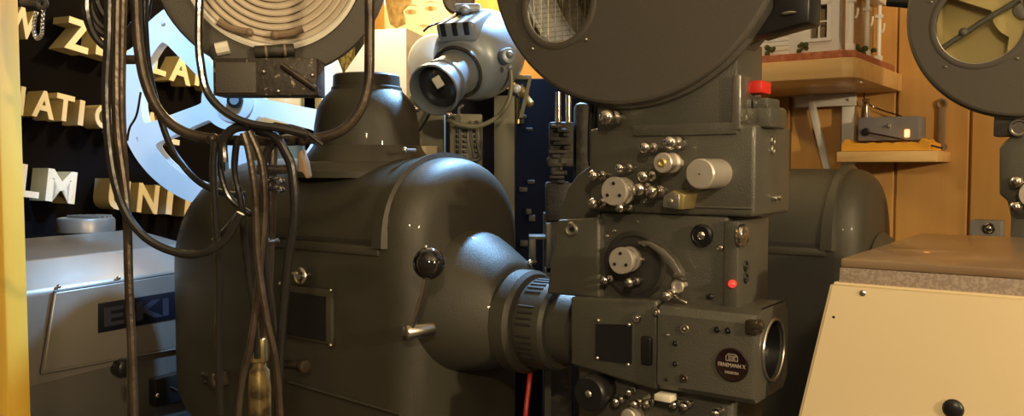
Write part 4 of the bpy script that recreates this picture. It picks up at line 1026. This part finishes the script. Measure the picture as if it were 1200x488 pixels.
# yellow tag
YT = 2.04
m = MB(); wbox(m, 494, 171, 512, 187, YT, .012, .001); e = m.build('yellow_label', M['cream'])
e2 = MB(); wbox(e2, 480, 112, 520, 200, YT + .02, .06); 
e2.box(at(500, 0, YT).x - .02, at(500, 0, YT).x + .02, YT + .02, YT + .07, 0, at(500, 198, YT).z)
jb = e2.build('junction_post', M['olive']); tag(jb, 'olive grey junction post behind the lamphouse top', 'post')
tag(e, 'small yellow label stuck up behind the lamphouse arch', 'label')
e.location = Vector((0, .006, 0))
m = MB().tube([at(488, 158, YT), at(498, 143, YT), at(506, 128, YT)], .0035, 6); e = m.build('support_strut', M['black']); tag(e, 'short black diagonal strut left of the yellow label', 'strut')

# ================================================================== CENTRE BACKGROUND
YW = 2.45
wb = thing('white_lamp_box', WORLD, 'bright white sheet-metal box with sloping left side behind the chimney', 'box')
p_ = [(at(a_, b2, YW).x, at(a_, b2, YW).z) for a_, b2 in ((396, 96), (438, 35), (476, 33), (476, 180), (396, 180))]
MB().prism(p_, YW, YW + .01, 'y', .002).build('front_panel', M['white'], wb)
q0, q1 = at(476, 33, YW), at(514, 40, YW + .3)
zz = at(476, 180, YW).z
MB().add([(q0.x, YW, q0.z), (q1.x, YW + .3, q0.z), (q1.x, YW + .3, zz), (q0.x, YW, zz), (q0.x - .01, YW + .01, q0.z), (q1.x - .01, YW + .3, q0.z), (q1.x - .01, YW + .3, zz), (q0.x - .01, YW + .01, zz)], [(0, 1, 2, 3), (7, 6, 5, 4), (0, 4, 5, 1), (1, 5, 6, 2), (2, 6, 7, 3), (3, 7, 4, 0)]).build('side_panel', M['white'], wb)
MB().prism([p_[0], p_[1], p_[2], p_[3], p_[4]], YW + .01, YW + .28, 'y').build('case', M['white'], wb)
MB().box(p_[4][0] + .02, p_[3][0] - .02, YW + .03, YW + .25, 0, zz + .01, .004).build('pedestal', M['matte'], wb)
e = MB().lathe(at(512, 74, 2.3), (Vector((-.1, -1, 0))), [(0, .075), (.01, .078), (.03, .07), (.045, .045), (.05, .001)], 40).cyl(at(512, 74, 2.3), Vector((at(512, 74, 2.3).x, 2.36, 1.2)), .012).box(at(512, 74, 2.3).x - .1, at(512, 74, 2.3).x + .1, 2.27, 2.45, 0, .03).cyl((at(512, 74, 2.3).x, 2.36, .02), (at(512, 74, 2.3).x, 2.36, 1.25), .012).build('round_reflector', M['cream2'])
tag(e, 'round cream reflector dish between the white box and the blue-lit spotlight', 'reflector')
e = MB().tube([at(496, 37, 2.2), at(505, 30, 2.2), at(520, 26, 2.2), at(530, 24, 2.2)], .003).build('spotlight_lead', M['cable']); tag(e, 'thin black lead running to the blue-lit spotlight from the left', 'cable')
# portrait poster on the wall
def wallpt(px, py, off=-.004): return room.y(px, py, off)
def wpoly(pts, mtn, name, par, o0, o1): return MB().plate([(wallpt(*p).x, wallpt(*p).z) for p in pts], [], lambda u, v, w_: Vector((u, o0 + w_, v)), o1 - o0).build(name, M[mtn], par)
po = thing('portrait_poster', room, 'sepia portrait photograph of a woman with curly hair on the wall behind the white box', 'poster')
wpoly(((452, -60), (548, -60), (548, 60), (452, 60)), 'photo', 'sheet', po, -.006, -.001)
wpoly([(452 + 22 * (1 + .2 * sin(i * 2.1)) * (cos(a) + 1) * .62, -8 + 42 * sin(a)) for i, a in enumerate([2 * pi * k / 24 for k in range(24)])], 'photohair', 'hair', po, -.0068, -.0061)
for px, py in ((482, 14), (505, 10)):
    wpoly([(px + 7 * cos(a), py + 3 * sin(a)) for a in [2 * pi * k / 16 for k in range(16)]], 'photomid', 'eye', po, -.0075, -.0069)
    wpoly([(px + 3 * cos(a), py + 2.6 * sin(a)) for a in [2 * pi * k / 16 for k in range(16)]], 'photohair', 'pupil', po, -.0082, -.0076)
    wpoly([(px - 9, py - 6), (px, py - 9), (px + 9, py - 7), (px, py - 7.5)], 'photohair', 'eyebrow', po, -.0075, -.0069)
wpoly([(491, 30), (497, 28), (503, 30), (497, 32)], 'photomid', 'nose', po, -.0075, -.0069)
# framed landscape picture left of the white box
pf = thing('framed_picture', room, 'framed mottled landscape print on the wall left of the white box', 'picture')
wpoly(((300, -40), (426, -40), (426, 190), (300, 190)), 'matte', 'frame', pf, -.02, -.001)
wpoly(((306, -34), (417, -34), (417, 184), (306, 184)), 'foliage', 'print', pf, -.022, -.0205)
wpoly(((417.5, -34), (419, -34), (419, 184), (417.5, 184)), 'brass', 'gilt_edge', pf, -.024, -.0205)
# cream paper below and post
YP = 2.70
e = MB().prism([(at(a_, b2, YP).x, at(a_, b2, YP).z) for a_, b2 in ((285, 108), (366, 108), (366, 138), (350, 141), (338, 146), (322, 143), (312, 147), (300, 144), (285, 147))], YP, YP + .004, 'y').build('torn_paper', M['cream2']); tag(e, 'torn cream paper sheet hanging behind the speckled tray', 'paper')
m = MB(); wbox(m, 353, 108, 371, 230, 2.64, .03); x_ = at(362, 0, 2.64).x; m.box(x_ - .018, x_ + .018, 2.64, 2.67, 0, 2.8); e = m.build('cream_post', M['olive']); tag(e, 'cream upright post left of the chimney', 'post')
m = MB(); wbox(m, 262, 104, 375, 230, 2.72, .05); m.box(at(265, 0, 2.72).x, at(372, 0, 2.72).x, 2.72, 2.77, 0, at(0, 225, 2.72).z)
e = m.build('dark_board', M['olive']); tag(e, 'dark olive board behind the cable bundle and post', 'board')
# black rack behind the head
YK = 2.15
rk = thing('equipment_rack', WORLD, 'tall black equipment rack in the shadows between lamphouse and head', 'rack')
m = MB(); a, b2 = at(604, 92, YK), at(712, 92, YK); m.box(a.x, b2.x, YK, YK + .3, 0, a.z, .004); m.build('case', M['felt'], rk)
e = MB(); a = at(470, 118, 2.3); b2 = at(603, 104, 2.52); e.box(at(510,0,2.52).x, at(606,0,2.52).x, 2.52, 2.6, 0, b2.z, .004); e = e.build('dark_gap_panel', M['felt']); tag(e, 'added black panel filling in the dark under the blue-lit spotlight', 'cabinet')  # black panel added so the gap in front of the wall reads dark
for i in range(16):
    px = random.choice((608, 618, 628, 650, 660)) + random.uniform(-2, 2); py = random.uniform(130, 300)
    m = MB(); wbox(m, px, py, px + random.uniform(5, 10), py + random.uniform(4, 9), YK - .02, .03, .002); m.build('relay', M['dusty'], rk)
YV = 1.75
e = thing('rectifier_unit', WORLD, 'dark relay unit with two glass tubes left of the projector head', 'electrical box')
for px in (654, 666):
    MB().cyl(at(px, 108, YV), at(px, 155, YV), .006, 14).build('glass_tube', M['chrome'], e)
m = MB(); wbox(m, 644, 143, 672, 190, YV - .01, .05, .004); wbox(m, 642, 184, 672, 196, YV - .014, .05, .004); wbox(m, 646, 196, 656, 215, YV - .01, .03); wbox(m, 640, 214, 670, 260, YV - .01, .06, .005)
for i in range(14): wbox(m, 643 + random.uniform(0, 20), 146 + i * 5, 652 + random.uniform(0, 18), 150 + i * 5, YV - .022, .02, .001)
x_ = at(655, 0, YV).x; m.box(x_ - .03, x_ + .03, YV, YV + .05, 0, at(0, 250, YV).z, .003); m.build('case', M['dusty'], e)
m = MB(); wbox(m, 674, 120, 690, 230, YV, .05, .01); x_ = at(682, 0, YV).x; m.box(x_ - .012, x_ + .012, YV + .01, YV + .04, 0, at(0, 225, YV).z); e2 = m.build('conduit', M['dusty']); tag(e2, 'black square conduit just left of the projector head', 'conduit')
# angle bracket with brass fitting
e = thing('angle_bracket', WORLD, 'dark angle bracket with brass fitting right of the blue-lit spotlight', 'bracket')
m = MB(); wbox(m, 600, 88, 623, 93, 2.02, .08, .001); a = at(600, 93, 2.02); b2 = at(623, 93, 2.02); m.prism([(b2.x - .008, a.z), (b2.x, a.z), (b2.x - .02, a.z - .09), (b2.x - .03, a.z - .09)], 2.02, 2.10, 'y'); m.build('plate', M['olive'], e)
m = MB(); m.lathe(at(609, 102, 2.04), (.6, -.3, -1), [(0, .012), (.02, .015), (.03, .008), (.05, .01), (.055, .006)], 14); m.build('brass_fitting', M['brass'], e)
MB().tube([at(607, 115, 2.05), at(607, 145, 2.05)], .004, 8).build('rod', M['brass'], e)
MB().ball(at(605, 104, 2.0), .011).build('cap', M['reel'], e)
# dark bracket near nose
m = MB(); wbox(m, 620, 277, 640, 281, 1.62, .05, .001); wbox(m, 620, 280, 628, 310, 1.62, .03, .001); wbox(m, 640, 262, 646, 320, 1.64, .02, .001)
x_ = at(643, 0, 1.64).x; m.box(x_ - .006, x_ + .006, 1.64, 1.66, 0, at(0, 315, 1.64).z); e = m.build('side_bracket', M['hammer']); tag(e, 'small grey angle bracket above the nose cone flange', 'bracket')
# dark disc behind spotlight top
e = MB().lathe(at(538, 0, 2.4), (0, -1, 0), [(0, .045), (.03, .045), (.035, .04)], 32).cyl(at(538, 0, 2.42), Vector((at(538, 0, 2.42).x, 2.42, 2.8)), .008).build('hanging_disc', M['rust']); tag(e, 'dark brown round disc hanging above the blue-lit spotlight', 'disc')
